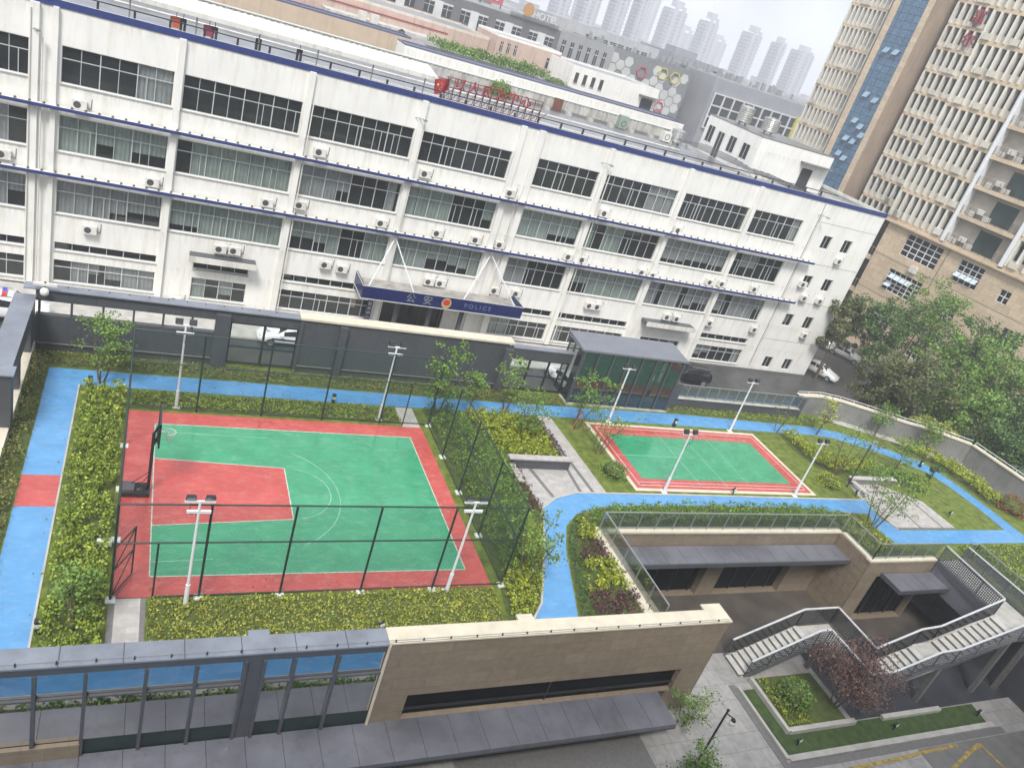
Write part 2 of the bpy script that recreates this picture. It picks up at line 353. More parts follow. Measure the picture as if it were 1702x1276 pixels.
pe.box(-2.2, -2.13, 19.4, 36.5, 0, .025)
for a, b in zip(path_outer[25:33], path_outer[26:34]): pe.bar((*a, .015), (*b, .015), .1, .07)
struct('path_kerb', pe, CONC)
struct('path_red_crossing', MB().box(-3.56, -2.2, 27.3, 29.3, 0.01, .018), REDP)
# basketball court
struct('basketball_court', MB().box(.05, 14.55, 22.35, 34.5, 0, .02), REDP)
gc = MB(); gc.box(1.2, 13.65, 23.35, 33.45, .01, .026); struct('basketball_court_green', gc, GRNP)
struct('basketball_key', MB().prism([(1.2, 26.2), (6.73, 26.62), (6.73, 30.28), (1.2, 30.7)], .02, .031), REDP)
ln = MB(); z0, z1 = .03, .0345
for a in ((1.2, 13.65, 23.33, 23.38), (1.2, 13.65, 33.42, 33.47), (1.18, 1.23, 23.35, 33.45), (13.62, 13.67, 23.35, 33.45)): ln.box(*a, z0, z1)
def line(mb, a, b, w_=.05, z=.033):
    a, b = Vector((*a, 0)), Vector((*b, 0)); d = (b-a).normalized(); n = Vector((-d.y, d.x, 0))*w_/2
    mb.poly([(a-n)+Vector((0, 0, z)), (b-n)+Vector((0, 0, z)), (b+n)+Vector((0, 0, z)), (a+n)+Vector((0, 0, z))])
line(ln, (1.2, 26.2), (6.73, 26.62), z=.036); line(ln, (6.73, 30.28), (1.2, 30.7), z=.036); line(ln, (6.73, 26.62), (6.73, 30.28), z=.036)
fl_ = MB()
for r_, a0, a1 in ((3.76, -62, 58),):
    n = 40; c = (5.22, 28.3)
    if r_ > 2:
        for i in range(n):
            A, B = R(a0+(a1-a0)*i/n), R(a0+(a1-a0)*(i+1)/n)
            line(fl_, (c[0]+r_*math.cos(A), c[1]+r_*math.sin(A)), (c[0]+r_*math.cos(B), c[1]+r_*math.sin(B)), .035, z=.0335)
for i in range(16):
    A, B = R(-80+160*i/16), R(-80+160*(i+1)/16)
    line(fl_, (6.8+1.8*math.cos(A), 28.45+1.8*math.sin(A)), (6.8+1.8*math.cos(B), 28.45+1.8*math.sin(B)), .035, z=.0335)
line(fl_, (1.25, 32.78), (6.2, 32.7), .035); line(fl_, (1.25, 24.12), (3.4, 24.24), .035)
struct('worn_basketball_lines', fl_, mat('worn_line_paint', (.26, .5, .38), .4, .2, 2))
struct('basketball_lines', ln, mat('court_line_paint', (.46, .52, .43), .45, .25, 4))
# badminton court
struct('badminton_border', MB().box(25.95, 39.95, 29.35, 36.4, 0, .015), BEIGE_C)
struct('badminton_court', MB().box(26.2, 39.7, 29.6, 36.15, .005, .021), REDP)
struct('badminton_court_green', MB().box(27.05, 38.65, 30.5, 35.1, .01, .027), GRNP)
bl_ = MB()
for a in ((26.5, 39.4, 29.85, 29.89), (26.5, 39.4, 35.85, 35.89), (26.5, 26.54, 29.85, 35.89), (39.36, 39.4, 29.85, 35.89), (26.5, 39.4, 30.15, 30.18)): bl_.box(*a, .028, .032)
bw = MB()
for a in ((27.1, 38.6, 35.3, 35.33), (31.0, 31.03, 29.95, 35.8), (34.9, 34.93, 29.95, 35.8), (33, 33.03, 29.95, 35.8), (26.6, 30.97, 32.85, 32.88)): bw.box(*a, .028, .031)
struct('worn_badminton_lines', bw, MATS['worn_line_paint'])
struct('badminton_lines', bl_, LINEW)
# paved strips and patios on the terrace
struct('door_paving', MB().box(.15, .95, 19.7, 22.3, 0, .02), PAVEP)
struct('door_paving_edge', MB().box(-.05, 1.12, 19.5, 22.3, 0, .012), PAVED)
struct('rear_door_paving', MB().box(13.5, 14.5, 34.5, 36.5, 0, .012), CONC)
struct('patio_strip', MB().prism([(22.65, 36.7), (23.6, 36.7), (23.85, 29.1), (22.0, 29.1), (20.4, 28.6), (19.2, 27.65), (19.1, 31.4), (22.4, 31.4), (22.4, 35.4)], 0, .012), PAVEP)
pd = MB(); line(pd, (20.3, 28.6), (19.9, 31.2), .22, .016); line(pd, (23.0, 29.1), (22.55, 36.5), .22, .016); line(pd, (22.2, 29.1), (22.3, 31.2), .2, .0165); struct('patio_inlay', pd, PAVED)
struct('paved_patio', MB().prism([(44.3, 31.1), (46.9, 31.0), (49.7, 29.0), (49.85, 26.1), (44.1, 26.1), (43.7, 28.9)], 0, .013), PAVEP)
pd = MB()
for a, b in (((44.2, 26.17), (49.8, 26.17)), ((46.4, 26.2), (46.5, 30.9)), ((48.6, 26.2), (48.6, 29.8)), ((44.6, 29.9), (48.2, 29.9))): line(pd, a, b, .16, .017)
struct('paved_patio_inlay', pd, PAVED)
struct('facade_path', MB().box(-30, 12.5, 9, 15.2, PLZ, PLZ+.02), BLUEP)
struct('shade_paving', MB().box(12.6, 21.5, 9, 18.3, PLZ, PLZ+.02), PAVED)  # dark sheet laid on the plaza to paint in the shade there
struct('court_floor', MB().box(21.8, 33.2, 21.6, 27, PLZ, PLZ+.01).box(33.2, 38.7, 21.6, 27, PLZ, PLZ+.01).box(38.7, 46.9, 21.6, 25.5, PLZ, PLZ+.01), mat('dark_brown_granite', (.09, .078, .068), .3, .3, .6))
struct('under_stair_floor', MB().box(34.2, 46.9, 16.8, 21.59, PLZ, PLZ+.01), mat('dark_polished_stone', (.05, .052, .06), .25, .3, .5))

def tnorm(v): return v/np.linalg.norm(v, axis=1, keepdims=True)
def leaf_quads(P, size, up=.3, asp=.5):
    n = len(P)
    a = nr.normal(size=(n, 3)); a[:, 2] = np.abs(a[:, 2])*up*2+.05; a = tnorm(a)
    b = tnorm(np.cross(a, nr.normal(size=(n, 3))))
    s = size*nr.uniform(.6, 1.3, (n, 1)); a = a*s; b = b*s*asp
    V = np.stack([P-b*.3, P+a*.5-b, P+a, P+a*.5+b], 1).reshape(-1, 3)
    F = np.arange(n*4).reshape(-1, 4)
    return V, F
def np_obj(name, V, F, m, parent=None):
    V = np.asarray(V, float)
    if parent is not None: Mi = np.array(wm(parent).inverted()); V = V@Mi[:3, :3].T+Mi[:3, 3]; base = None
    else: base = np.array([(V[:, 0].min()+V[:, 0].max())/2, (V[:, 1].min()+V[:, 1].max())/2, V[:, 2].min()]); V = V-base
    me = bpy.data.meshes.new(name); k = F.shape[1]
    me.vertices.add(len(V)); me.vertices.foreach_set('co', V.ravel().astype(np.float32))
    me.loops.add(F.size); me.loops.foreach_set('vertex_index', F.ravel().astype(np.int32))
    me.polygons.add(len(F)); me.polygons.foreach_set('loop_start', np.arange(0, F.size, k, dtype=np.int32)); me.polygons.foreach_set('loop_total', np.full(len(F), k, dtype=np.int32))
    me.update(); me.validate(); me.materials.append(m)
    o = bpy.data.objects.new(name, me); COL.objects.link(o)
    if parent is not None: o.parent = parent
    else: o.location = base
    return o
def inpoly(P, poly):
    x, y = P[:, 0], P[:, 1]; c = np.zeros(len(P), bool); n = len(poly)
    for i in range(n):
        x1, y1 = poly[i]; x2, y2 = poly[(i+1) % n]
        if y1 == y2: continue
        c ^= ((y1 > y) != (y2 > y)) & (x < (x2-x1)*(y-y1)/(y2-y1)+x1)
    return c
def waves(P, seed, f=1.0):
    r = np.random.default_rng(seed); o = np.zeros(len(P))
    for k in range(6):
        a = r.uniform(0, 6.28); q = f*r.uniform(.6, 3.2); o += np.sin(P[:, 0]*q*np.cos(a)+P[:, 1]*q*np.sin(a)+r.uniform(0, 6.28))/6
    return o
BEDN = [0]
def bed(name, label, cat, poly, h, m, size=.1, dens=220, z=0, lump=.35, kind=None, clump=.22, group=None):
    """hedge or shrub mass: clumps of leaves over a polygon, rising on a bumpy surface"""
    BEDN[0] += 1; sd_ = BEDN[0]
    xs = [p[0] for p in poly]; ys = [p[1] for p in poly]
    area = abs(sum(poly[i][0]*poly[(i+1) % len(poly)][1]-poly[(i+1) % len(poly)][0]*poly[i][1] for i in range(len(poly))))/2
    bb = (max(xs)-min(xs))*(max(ys)-min(ys))
    def samp(n):
        P = np.column_stack([nr.uniform(min(xs), max(xs), int(n*bb/area)), nr.uniform(min(ys), max(ys), int(n*bb/area))]); return P[inpoly(P, poly)]
    nc = int(area/(clump*clump)*1.5)
    C_ = samp(nc); hc = h*(1-lump/2+lump*waves(C_, sd_, 1.6))*nr.uniform(.75, 1.1, len(C_))
    k = max(3, int(dens*area/len(C_)))
    P = np.repeat(np.column_stack([C_, hc]), k, 0)
    d = tnorm(nr.normal(size=(len(P), 3))); rr = nr.uniform(.35, 1, (len(P), 1))*clump*.75
    d[:, 2] = np.abs(d[:, 2])*1.5-.3
    P = P+d*rr*np.array([1, 1, min(1.3, h/clump*.75)]); P[:, 2] = np.clip(P[:, 2]-.12*h, .01, None)+z
    P = P[inpoly(P, [(q[0], q[1]) for q in poly]) | (nr.random(len(P)) < .25)]
    V, F = leaf_quads(P, size, .5)
    t = tag(np_obj(name, V, F, m), label, cat, group, kind)
    mb = MB().prism([(x, y) for x, y in poly], z, z+.016+.0006*BEDN[0])
    ob = mb.build('soil', SOIL, None); ob.parent = t; ob.location = ob.location-t.location
    return t
def tree(name, label, base, h, cr_, lm, n=1500, size=.16, stems=1, cat='tree', group=None, squash=1.0, sparse=1.0, clear=.35, lean=(0, 0), bark=None, cl=(.18, .38)):
    t = thing(name, label, cat, base, 0, group)
    x, y, z = base; tips = []; mb = MB(); r = random.Random(sum(map(ord, label)))
    for k in range(stems):
        a = 6.28*k/stems+r.uniform(0, 1); sp = 0 if stems == 1 else .28
        p = Vector((x+math.cos(a)*.05*stems, y+math.sin(a)*.05*stems, z)); rad = .028*h/stems**.5*.6+.015
        d = Vector((math.cos(a)*sp+lean[0], math.sin(a)*sp+lean[1], 1)).normalized(); L = h*clear/2
        for i in range(4):
            q = p+d*L; mb.tube(p, q, rad, rad*.75, 6, False); p = q; rad *= .75; d = (d+Vector((r.uniform(-.15, .15), r.uniform(-.15, .15), .1))).normalized(); L = h*(1-clear)/3.2 if i >= 1 else L
            if i >= 1:
                for b in range(3):
                    aa = r.uniform(0, 6.28); dd = Vector((math.cos(aa), math.sin(aa), r.uniform(.35, 1.1))).normalized(); e = p+dd*cr_*r.uniform(.5, .95)
                    mb.tube(p, e, rad*.55, rad*.2, 5, False); tips.append(e); tips.append(p.lerp(e, .6))
        tips.append(p)
    mb.build('trunk', bark or TREEB, t)
    tips = np.array([tuple(q) for q in tips]); cz = z+h*(clear+1)/2
    # extra clump centres through the crown volume
    m_ = max(6, int(14*sparse)); e = tnorm(nr.normal(size=(m_, 3)))*nr.uniform(.35, 1, (m_, 1))*np.array([cr_, cr_, h*(1-clear)/2*squash])
    cc = np.vstack([tips, np.array([x+lean[0]*h*.6, y+lean[1]*h*.6, cz])+e]); idx = nr.integers(0, len(cc), n)
    cs = nr.uniform(*cl, len(cc))*cr_
    P = cc[idx]+tnorm(nr.normal(size=(n, 3)))*(nr.uniform(.1, 1, (n, 1))**.6)*cs[idx][:, None]*np.array([1.15, 1.15, .75])
    V, F = leaf_quads(P, size, .25, .42); np_obj('crown', V, F, lm, t)
    return t
def bush(name, label, c, r, hz, lm, n=900, size=.09, cat='shrub', group=None):
    t = thing(name, label, cat, c, 0, group)
    d = tnorm(nr.normal(size=(n, 3))); d[:, 2] = np.abs(d[:, 2])
    lump = 1+.18*waves(d*3, int(c[0]*10) % 97, 1.4)
    P = np.array(c)+d*np.array([r, r, hz])*(nr.uniform(.72, 1, (n, 1)))*lump[:, None]
    V, F = leaf_quads(P, size, .4); np_obj('foliage', V, F, lm, t)
    MB().ball((c[0], c[1], c[2]+hz*.35), r*.72, r*.72, hz*.5).build('twigs', SOIL, t)
    return t

# ------------------------------------------------------------------ windows
def window(parent, x0, x1, z0, z1, y, cols, transom=.68, curt=None, m=ALU, gm=None, depth=.12, fr=.055, every=2, name='window', lower=None):
    """framed strip window facing -y: frame > pane, curtain"""
    f = MB(); e = depth
    f.box(x0, x1, y+.0, y+.07, z0, z0+fr); f.box(x0, x1, y, y+.07, z1-fr, z1)
    for i in range(cols+1):
        x = x0+(x1-x0)*i/cols; t = fr*(1.0 if i % every == 0 else .6)
        f.box(max(x0, x-t/2), min(x1, x+t/2), y-.002, y+.072, z0+fr, z1-fr)
    if transom and cols > 3:
        for i in range(cols):
            if rnd.random() < .22: x = x0+(x1-x0)*(i+rnd.uniform(.3, .7))/cols; f.box(x-fr*.35, x+fr*.35, y+.004, y+.066, z0+fr, z0+(z1-z0)*(transom if not isinstance(transom, (list, tuple)) else transom[0]))
    if transom:
        tr = transom if isinstance(transom, (list, tuple)) else [transom]
        for q in tr: zz = z0+(z1-z0)*q; f.box(x0+fr/2, x1-fr/2, y+.005, y+.065, zz-fr*.4, zz+fr*.4)
    fo = f.build(name, m, parent)
    MB().poly([(x0, y+.04, z0), (x1, y+.04, z0), (x1, y+.04, z1), (x0, y+.04, z1)]).build('pane', gm or WIN, fo)
    if curt is not None:
        c = MB(); r = rnd; p = (x1-x0)/cols; i = 0
        while i < cols:
            n = r.choice((1, 1, 2, 3)); n = min(n, cols-i)
            if r.random() < curt[1]:
                a, b = x0+p*i+.03, x0+p*(i+n)-.03; drop = 1 if r.random() < .6 else r.uniform(.5, .85); zb = z1-(z1-z0)*drop; k = int((b-a)/.09)+2
                if r.random() < .25: b = a+(b-a)*r.uniform(.45, .8)
                pts = [(a+(b-a)*j/k, y+.16+.035*math.sin(j*1.9+i)+r.uniform(-.01, .01)) for j in range(k+1)]
                for (xa, ya), (xb, yb) in zip(pts, pts[1:]): c.poly([(xa, ya, zb), (xb, yb, zb), (xb, yb, z1), (xa, ya, z1)])
            i += n
        if c.f: c.build('curtain', curt[0], fo)
    return fo
def ac_unit(parent, x, z, y, w_=.85, h=.58, n=1, rack=False):
    """outdoor unit fixed to a wall facing -y"""
    b = MB(); b.box(x-w_/2, x+w_/2, y-.42, y-.1, z, z+h)
    o = b.build('air_conditioner', ACW, parent)
    g = MB(); cx = x-w_*.14; k = 20
    g.poly([(cx+.22*math.cos(6.283*i/k), y-.424, z+h/2+.22*math.sin(6.283*i/k)) for i in range(k)]); g.build('fan_grille', ACD, o)
    br = MB(); br.box(x-w_/2+.1, x-w_/2+.14, y-.4, y, z-.05, z-.005); br.box(x+w_/2-.14, x+w_/2-.1, y-.4, y, z-.05, z-.005)
    br.tube((x+w_/2, y-.2, z+.2), (x+w_/2+.22, y-.05, z+.05), .02, n=5); br.tube((x+w_/2+.22, y-.05, z+.05), (x+w_/2+.25, y-.01, z+.7), .018, n=5); br.build('bracket', STEELB, o)
    return o

# ------------------------------------------------------------------ the long white building
FY = 58.0; RT = 13.75
wb = thing('office_building', 'long white five-storey building with blue ledges, window rows and a blue canopy over its entrance', 'building', (25, FY, STZ))
bays = [(-13.4, -7.2), (-5.45, .95), (1.55, 9.2), (9.8, 17.4), (18.0, 25.5), (27.9, 33.6), (34.3, 41.8), (42.6, 50.0), (50.7, 56.8)]
rows = [(8.93, 11.2), (4.6, 6.95), (.36, 2.66)]
sm = [(60.15, 61.3), (62.95, 64.1)]; smr = [(8.95, 10.28), (4.72, 6.02), (.35, 1.7), (-4.62, -3.37)]
holes = []; wins = []
for ri, (za, zb) in enumerate(rows):
    for bi, (xa, xb) in enumerate(bays): holes.append((xa, xb, za, zb)); wins.append((ri, bi, xa, xb, za, zb))
for bi, (xa, xb) in enumerate(bays):
    if bi in (0, 1, 5, 6, 8, 3): holes.append((xa, xb, -2.3, -1.7)); wins.append((3, bi, xa, xb, -2.3, -1.7))
    if bi == 2: holes.append((3.45, 7.34, -2.3, -1.75)); wins.append((3, bi, 3.45, 7.34, -2.3, -1.75))
    if bi == 2: holes.append((3.45, 7.34, -4.65, -3.0)); wins.append((4, bi, 3.45, 7.34, -4.65, -3.0))
    elif bi == 4: pass
    elif bi == 7: holes.append((43.9, 48.6, -4.65, -3)); wins.append((4, bi, 43.9, 48.6, -4.65, -3))
    else: holes.append((xa, xb, -4.65, -3.0)); wins.append((4, bi, xa, xb, -4.65, -3.0))
for (xa, xb) in sm:
    for za, zb in smr: holes.append((xa, xb, za, zb))
ENT = (17.9, 25.4, -5.1, -2.0); holes.append(ENT)
m = MB(); m.facade(-16, 66.7, -4.98, RT-.35, holes, FY, .22)
m.poly([(66.7, FY, -4.98), (66.7, 80, -4.98), (66.7, 80, RT-.35), (66.7, FY, RT-.35)]); m.poly([(-16, 80, STZ), (-16, FY, STZ), (-16, FY, RT), (-16, 80, RT)])
m.poly([(66.7, 80, STZ), (-16, 80, STZ), (-16, 80, 12.4), (66.7, 80, 12.4)])
m.box(-16, 66.7, FY-.001, FY+.25, RT-.35, RT-.02)
m.build('wall', WHITE, wb)
MB().box(-16, 66.72, FY-.03, FY+.2, STZ, -4.98).build('plinth', PAVED, wb)
MB().box(-16, 66.5, FY+.9, FY+1.0, STZ, 13).build('room_interior', DARKIN, wb)
fl = MB()
for z in (-1.05, 3.2, 7.5): fl.box(-16, 66.5, FY+.23, FY+.9, z-.15, z)
for x in (-6.3, 1.25, 9.5, 17.7, 26.7, 34, 42.2, 50.3, 58.5): fl.box(x-.1, x+.1, FY+.23, FY+.9, STZ, 12.9)
fl.build('room_partitions', mat('inner_wall', (.2, .2, .19), .9, .2, 1), wb)
for (ri, bi, xa, xb, za, zb) in wins:
    n = max(4, int(round((xb-xa)/.86)//2*2))
    cm = None
    if ri in (1, 2): cm = (CURT[rnd.choice((0, 0, 1, 2) if bi < 5 else (1, 1, 0, 2))], .82 if ri == 2 else (.8 if bi in (1, 2, 3, 5, 7) else .6))
    if ri == 4: cm = (CURT[rnd.choice((3, 1, 2))], .5)
    if ri == 0: cm = (CURT[1], .1)
    window(wb, xa, xb, za, zb, FY+.13, n, .66 if ri != 3 else None, cm, fr=.06)
for (xa, xb) in sm:
    for za, zb in smr: window(wb, xa, xb, za, zb, FY+.12, 2, None, (CURT[1], .4), fr=.05)
sill = MB()
for (ri, bi, xa, xb, za, zb) in wins: sill.box(xa-.06, xb+.06, FY-.07, FY-.001, za-.08, za-.01)
sill.build('window_sills', CONC, wb)['kind'] = 'stuff'
pl = MB()
for x, w_ in ((1.25, .42), (9.5, .42), (17.68, .42), (25.8, .5), (27.45, .5), (34.0, .42), (42.2, .42), (50.3, .42), (-6.9, .5), (-5.8, .3)):
    pl.box(x-w_/2, x+w_/2, FY-.28, FY-.002, -4.9, RT-.4)
pl.build('pilasters', WHITE, wb)
# ledges with blue faces
for z, xa, xb in ((7.42, -16, 59.8), (3.12, -16, 59.8)):
    l = MB().box(xa, xb, FY-.75, FY-.29, z, z+.16).build('ledge', WHITE2, wb)
    MB().box(xa, xb, FY-.79, FY-.752, z-.02, z+.19).build('ledge_face', BLUE_T, l)
    d = MB(); x = xa+.5
    while x < xb: d.tube((x, FY-.5, z+.12), (x, FY-.5, z+.27), .11, .06, 7); x += .77
    d.build('drip_caps', DGREY2, l)
MB().box(-16, 66.74, FY-.06, FY-.003, RT-.42, RT).build('roof_trim', BLUE_T, wb)
MB().box(66.5, 66.74, FY+.21, 79.9, RT-.35, RT-.05).build('roof_trim', WHITE2, wb)
MB().box(-16, 66.6, FY+.26, 79.9, 12.3, 12.6).build('roof', ROOFG, wb)
grv = MB(); grv.box(58.42, 58.5, FY-.012, FY-.001, -4.5, 13.2)
for z in (7.3, 3.1, 11.45, -1.35): grv.box(58.5, 66.7, FY-.01, FY-.001, z, z+.03)
grv.build('joint_line', PAVED, wb)
for x, zt in ((58.62, 12.4), (-6.45, 11.5), (-7.1, 13), (26.9, 8), (9.85, 11.3), (17.95, 12), (34.4, 11.6)):
    MB().tube((x, FY-.34 if x not in (58.62,) else FY-.08, -4.6), (x, FY-.34 if x != 58.62 else FY-.08, zt), .05, n=7).build('downpipe', WHITE2, wb)
lt = MB()
for px, py in ((50, 45), (395//3+560, 195), (1000, 270), (1360, 357)):
    lt = MB(); p = ony(px, py, FY); lt.tube((p.x, FY, p.z), (p.x+.5, FY-.7, p.z+.1), .03, n=5); lt.box(p.x+.4, p.x+.65, FY-.95, FY-.65, p.z, p.z+.12); lt.build('wall_lamp', STEELG, wb)
# outdoor units (wall positions in px of the photo, on the facade plane)
for px, py in ((132, 171), (5, 253), (253, 300), (532, 250), (444, 334), (499, 338), (149, 379), (366, 411), (390, 414), (707, 286), (848, 318), (1005, 352), (634, 368), (727, 385), (791, 396), (831, 404), (945, 424), (968, 447-18), (541, 437), (568, 444), (713, 465), (732, 468), (822, 480), (858, 485), (1067, 450), (1085, 455), (980, 505), (993, 507), (1109, 524), (1125, 527), (1180, 466), (1200, 469), (1254, 478), (1180, 534), (1254, 545), (1337, 493), (1363, 498), (1338, 555), (1395, 432), (291, 496), (1127, 388-8), (1375-40, 470)):
    p = ony(px, py+3, FY-.3)
    ac_unit(wb, p.x, p.z-.3, FY)
# upper small canopies
for xa, xb, z in ((3.1, 7.7, -1.25), (43.2, 48.9, -1.3)):
    MB().box(xa, xb, FY-1.1, FY-.01, z, z+.3).build('window_canopy', DGREY2, wb)
    MB().box(xa-.05, xb+.05, FY-1.16, FY-1.1, z-.08, z+.36).build('canopy_edge', WHITE2, wb)
# entrance
en = MB(); en.box(17.95, 25.35, FY+.5, FY+.55, -5.1, -2.05); en.build('entrance_glass', GLB, wb)
en = MB()
for x in (17.95, 19.8, 21.6, 23.4, 25.3): en.box(x-.05, x+.05, FY+.4, FY+.49, -5.1, -2.1)
en.box(18, 25.3, FY+.4, FY+.48, -3.1, -3.0); en.build('entrance_frame', STEELB, wb)
dr = MB(); dr.box(23.6, 25.2, FY+.2, FY+.39, -5.1, -2.6); dr.build('white_door', ACW, wb)
# blue canopy
cp = MB(); cx0, cx1, cy = 15.4, 29.2, 55.1
cp.box(cx0, cx1, cy, cy+.12, -1.62, -.55); cp.box(cx0, cx0+.12, cy+.12, FY-.02, -1.62, -.55); cp.box(cx1-.12, cx1, cy+.12, FY-.02, -1.62, -.55)
cpo = cp.build('canopy_fascia', mat('navy_panel', (.008, .014, .1), .35, .08, 1), wb)
MB().box(cx0+.12, cx1-.12, cy+.12, FY-.3, -1.5, -.95).build('canopy_roof', mat('stained_canopy_roof', (.3, .28, .26), .5, .25, 1.5, streak=.3, col2=(.42, .4, .38)), cpo)
ce = MB()
for z in (-1.64, -.57): ce.box(cx0-.03, cx1+.03, cy-.03, cy-.002, z, z+.06); ce.box(cx0-.03, cx0-.002, cy, FY, z, z+.06); ce.box(cx1+.002, cx1+.03, cy, FY, z, z+.06)
ce.build('canopy_edging', LINEW, cpo)
GOLD = mat('pale_lettering', (.2, .23, .25), .5, .1, 5)
text_mesh('lettering', '公', .82, GOLD, cpo, Vector((19.35, cy-.03, -1.1))-wb.location)
text_mesh('lettering', '安', .82, GOLD, cpo, Vector((20.75, cy-.03, -1.1))-wb.location)
text_mesh('lettering', 'P O L I C E', .52, mat('dim_lettering', (.12, .16, .32), .5, .1, 5), cpo, Vector((25.1, cy-.03, -1.1))-wb.location)
cpe = (22.35, cy, -1.08)
em = MB(); k = 24
em.poly([(cpe[0]+.42*math.cos(6.283*i/k), cy-.04, cpe[2]+.46*math.sin(6.283*i/k)) for i in range(k)]); em.build('emblem', mat('emblem_gold', (.5, .36, .16), .4, .1, 5), cpo)
em = MB(); em.poly([(cpe[0]+.29*math.cos(6.283*i/k), cy-.05, cpe[2]+.06+.27*math.sin(6.283*i/k)) for i in range(k)]); em.build('emblem_shield', mat('emblem_red', (.5, .04, .03), .4, .1, 5), cpo)
for ax, bxs in ((17.8, (15.9, 19.7)), (26.1, (23.9, 28.7))):
    for bx in bxs: MB().tube((ax, FY-.3, 2.75), (bx, cy+.5, -.9), .05, n=6).build('tie_rod', STEELW, cpo)
for i in range(3): MB().box(18.6+2.8*i, 18.9+2.8*i, cy+.9, cy+1.2, STZ, -1.5).build('canopy_column', DGREY2, cpo)
sg = thing('notice_board', 'narrow navy vertical signboard with white characters left of the entrance under the blue canopy', 'sign', (16.95, FY-.4, -4.9))
MB().box(16.75, 17.15, FY-.45, FY-.38, -4.6, -2.1).build('board', mat('navy_panel', (.012, .02, .13)), sg)
for i, ch in enumerate('便民服务中心'): text_mesh('lettering', ch, .34, LINEW, sg, (0, -.06, 2.62-.4*i), ext=.005)
# railing in front of the entrance
rl = MB()
for i in range(9): rl.tube((16.5+1.5*i, 52.2, STZ), (16.5+1.5*i, 52.2, STZ+1.05), .03, n=6)
rl.tube((16.5, 52.2, STZ+1.05), (28.5, 52.2, STZ+1.05), .035, n=6); rl.tube((16.5, 52.2, STZ+.6), (28.5, 52.2, STZ+.6), .02, n=6)
tag(rl.build('hand_railing', STEELG), 'low steel handrail on the street in front of the canopied entrance', 'railing')

# ---- roof things
rr = MB(); x = -14
while x < 58.5: rr.box(x, x+.14, FY+.5, FY+.62, 12.6, 14.15 if int(x*3) % 2 else 14.0); x += 2.05
rr.bar((-14, FY+.55, 14.15), (60, FY+.55, 14.15), .07, .07)
tag(rr.build('roof_railing', STEELB), 'thin dark pipe railing running along the front edge of the white roof', 'railing')
aw = thing('roof_awning', 'long pale corrugated awning on thin posts over the left part of the white roof', 'awning', (3, 62, 12.6))
a = MB(); n = 130
for i in range(n):
    xa, xb = -15+34*i/n, -15+34*(i+1)/n; za, zb = .05*(i % 2), .05*((i+1) % 2)
    a.poly([(xa, 60.2, 14.75+za), (xb, 60.2, 14.75+zb), (xb, 63.6, 15.15+zb), (xa, 63.6, 15.15+za)])
a.build('awning_sheet', mat('old_white_sheet', (.62, .63, .6), .5, .15, 1, streak=.2), aw)
a = MB(); a.box(-15, 18.9, 60.1, 60.19, 14.55, 14.85); a.build('awning_gutter', WHITE2, aw)
for i in range(9): MB().tube((-14+4*i, 60.4, 12.6), (-14+4*i, 60.4, 14.7), .05, n=6).build('post', STEELG, aw)
rb = MB(); x = -16
while x < 53.3:
    rb.box(x, x+.26, 79.95, 80.1, 12.4, 13.6); x += .52
rb.box(-16, 53.4, 80.0, 80.25, 12.4, 13.55)
tag(rb.build('ribbed_parapet', mat('stained_ribbed_sheet', (.5, .49, .46), .7, .2, .8, streak=.5)), 'stained ribbed sheet parapet along the rear edge of the white roof', 'parapet')
rb = MB().box(-16, 53.5, 79.9, 80.3, 13.6, 13.68); tag(rb.build('parapet_rail', LINEW), 'thin white capping rail lying along the top of the ribbed parapet', 'rail')
# rooftop slogan
RED = mat('red_sign_letter', (.3, .02, .035), .45, .1, 4)
sg = thing('rooftop_sign', 'red slogan of six characters on a steel lattice standing on the white roof edge', 'sign', (25.5, 59.6, 12.6))
fr_ = MB()
for z in (12.9, 13.6, 14.45, 15.15): fr_.bar((19.4, 59.7, z), (27.6, 59.7, z), .06, .06)
for i in range(14): fr_.bar((19.5+.62*i, 59.75, 12.6), (19.5+.62*i, 59.75, 15.15), .05, .05); fr_.bar((19.5+.62*i, 60.5, 12.6), (19.5+.62*i, 59.75, 14.6), .04, .04); fr_.bar((19.5+.62*i, 59.75, 13.6), (20.1+.62*i, 59.75, 14.4), .04, .04)
fr_.build('lattice', mat('rusty_red_steel', (.16, .04, .035), .7, .3, 4), sg)
for i, ch in enumerate('以人民为中心'): text_mesh('character', ch, .92, RED, sg, (-5.0+1.12*i, -.05, 2.2), ext=.1)
fg = thing('flag', 'red flag with yellow stars drooping beside the rooftop slogan', 'flag', (19.3, 59.4, 12.6))
MB().tube((19.9, 59.4, 12.6), (19.5, 59.4, 15.4), .04, n=6).build('flagpole', STEELG, fg)
f = MB(); n = 14
for i in range(n):
    for j in range(8):
        def P_(i, j): u, v = i/n, j/8; return (18.4+1.25*u+.25*v*(1-u), 59.35+.14*math.sin(u*7+v*2), 14.75-1.05*v*(1-.5*u)+.4*u*(1-v))
        f.poly([P_(i, j+1), P_(i+1, j+1), P_(i+1, j), P_(i, j)])
f.build('flag_cloth', RED, fg, True)
st = MB()
for cx, cz, r_ in ((18.66, 14.5, .13), (18.9, 14.66, .05), (18.97, 14.5, .05), (18.95, 14.33, .05), (18.85, 14.2, .05)):
    st.poly([(cx+(r_ if i % 2 == 0 else r_*.4)*math.sin(6.283*i/10), 59.1, cz+(r_ if i % 2 == 0 else r_*.4)*math.cos(6.283*i/10)) for i in range(10)])
st.build('stars', mat('flag_yellow', (.7, .5, .05), .6), fg)
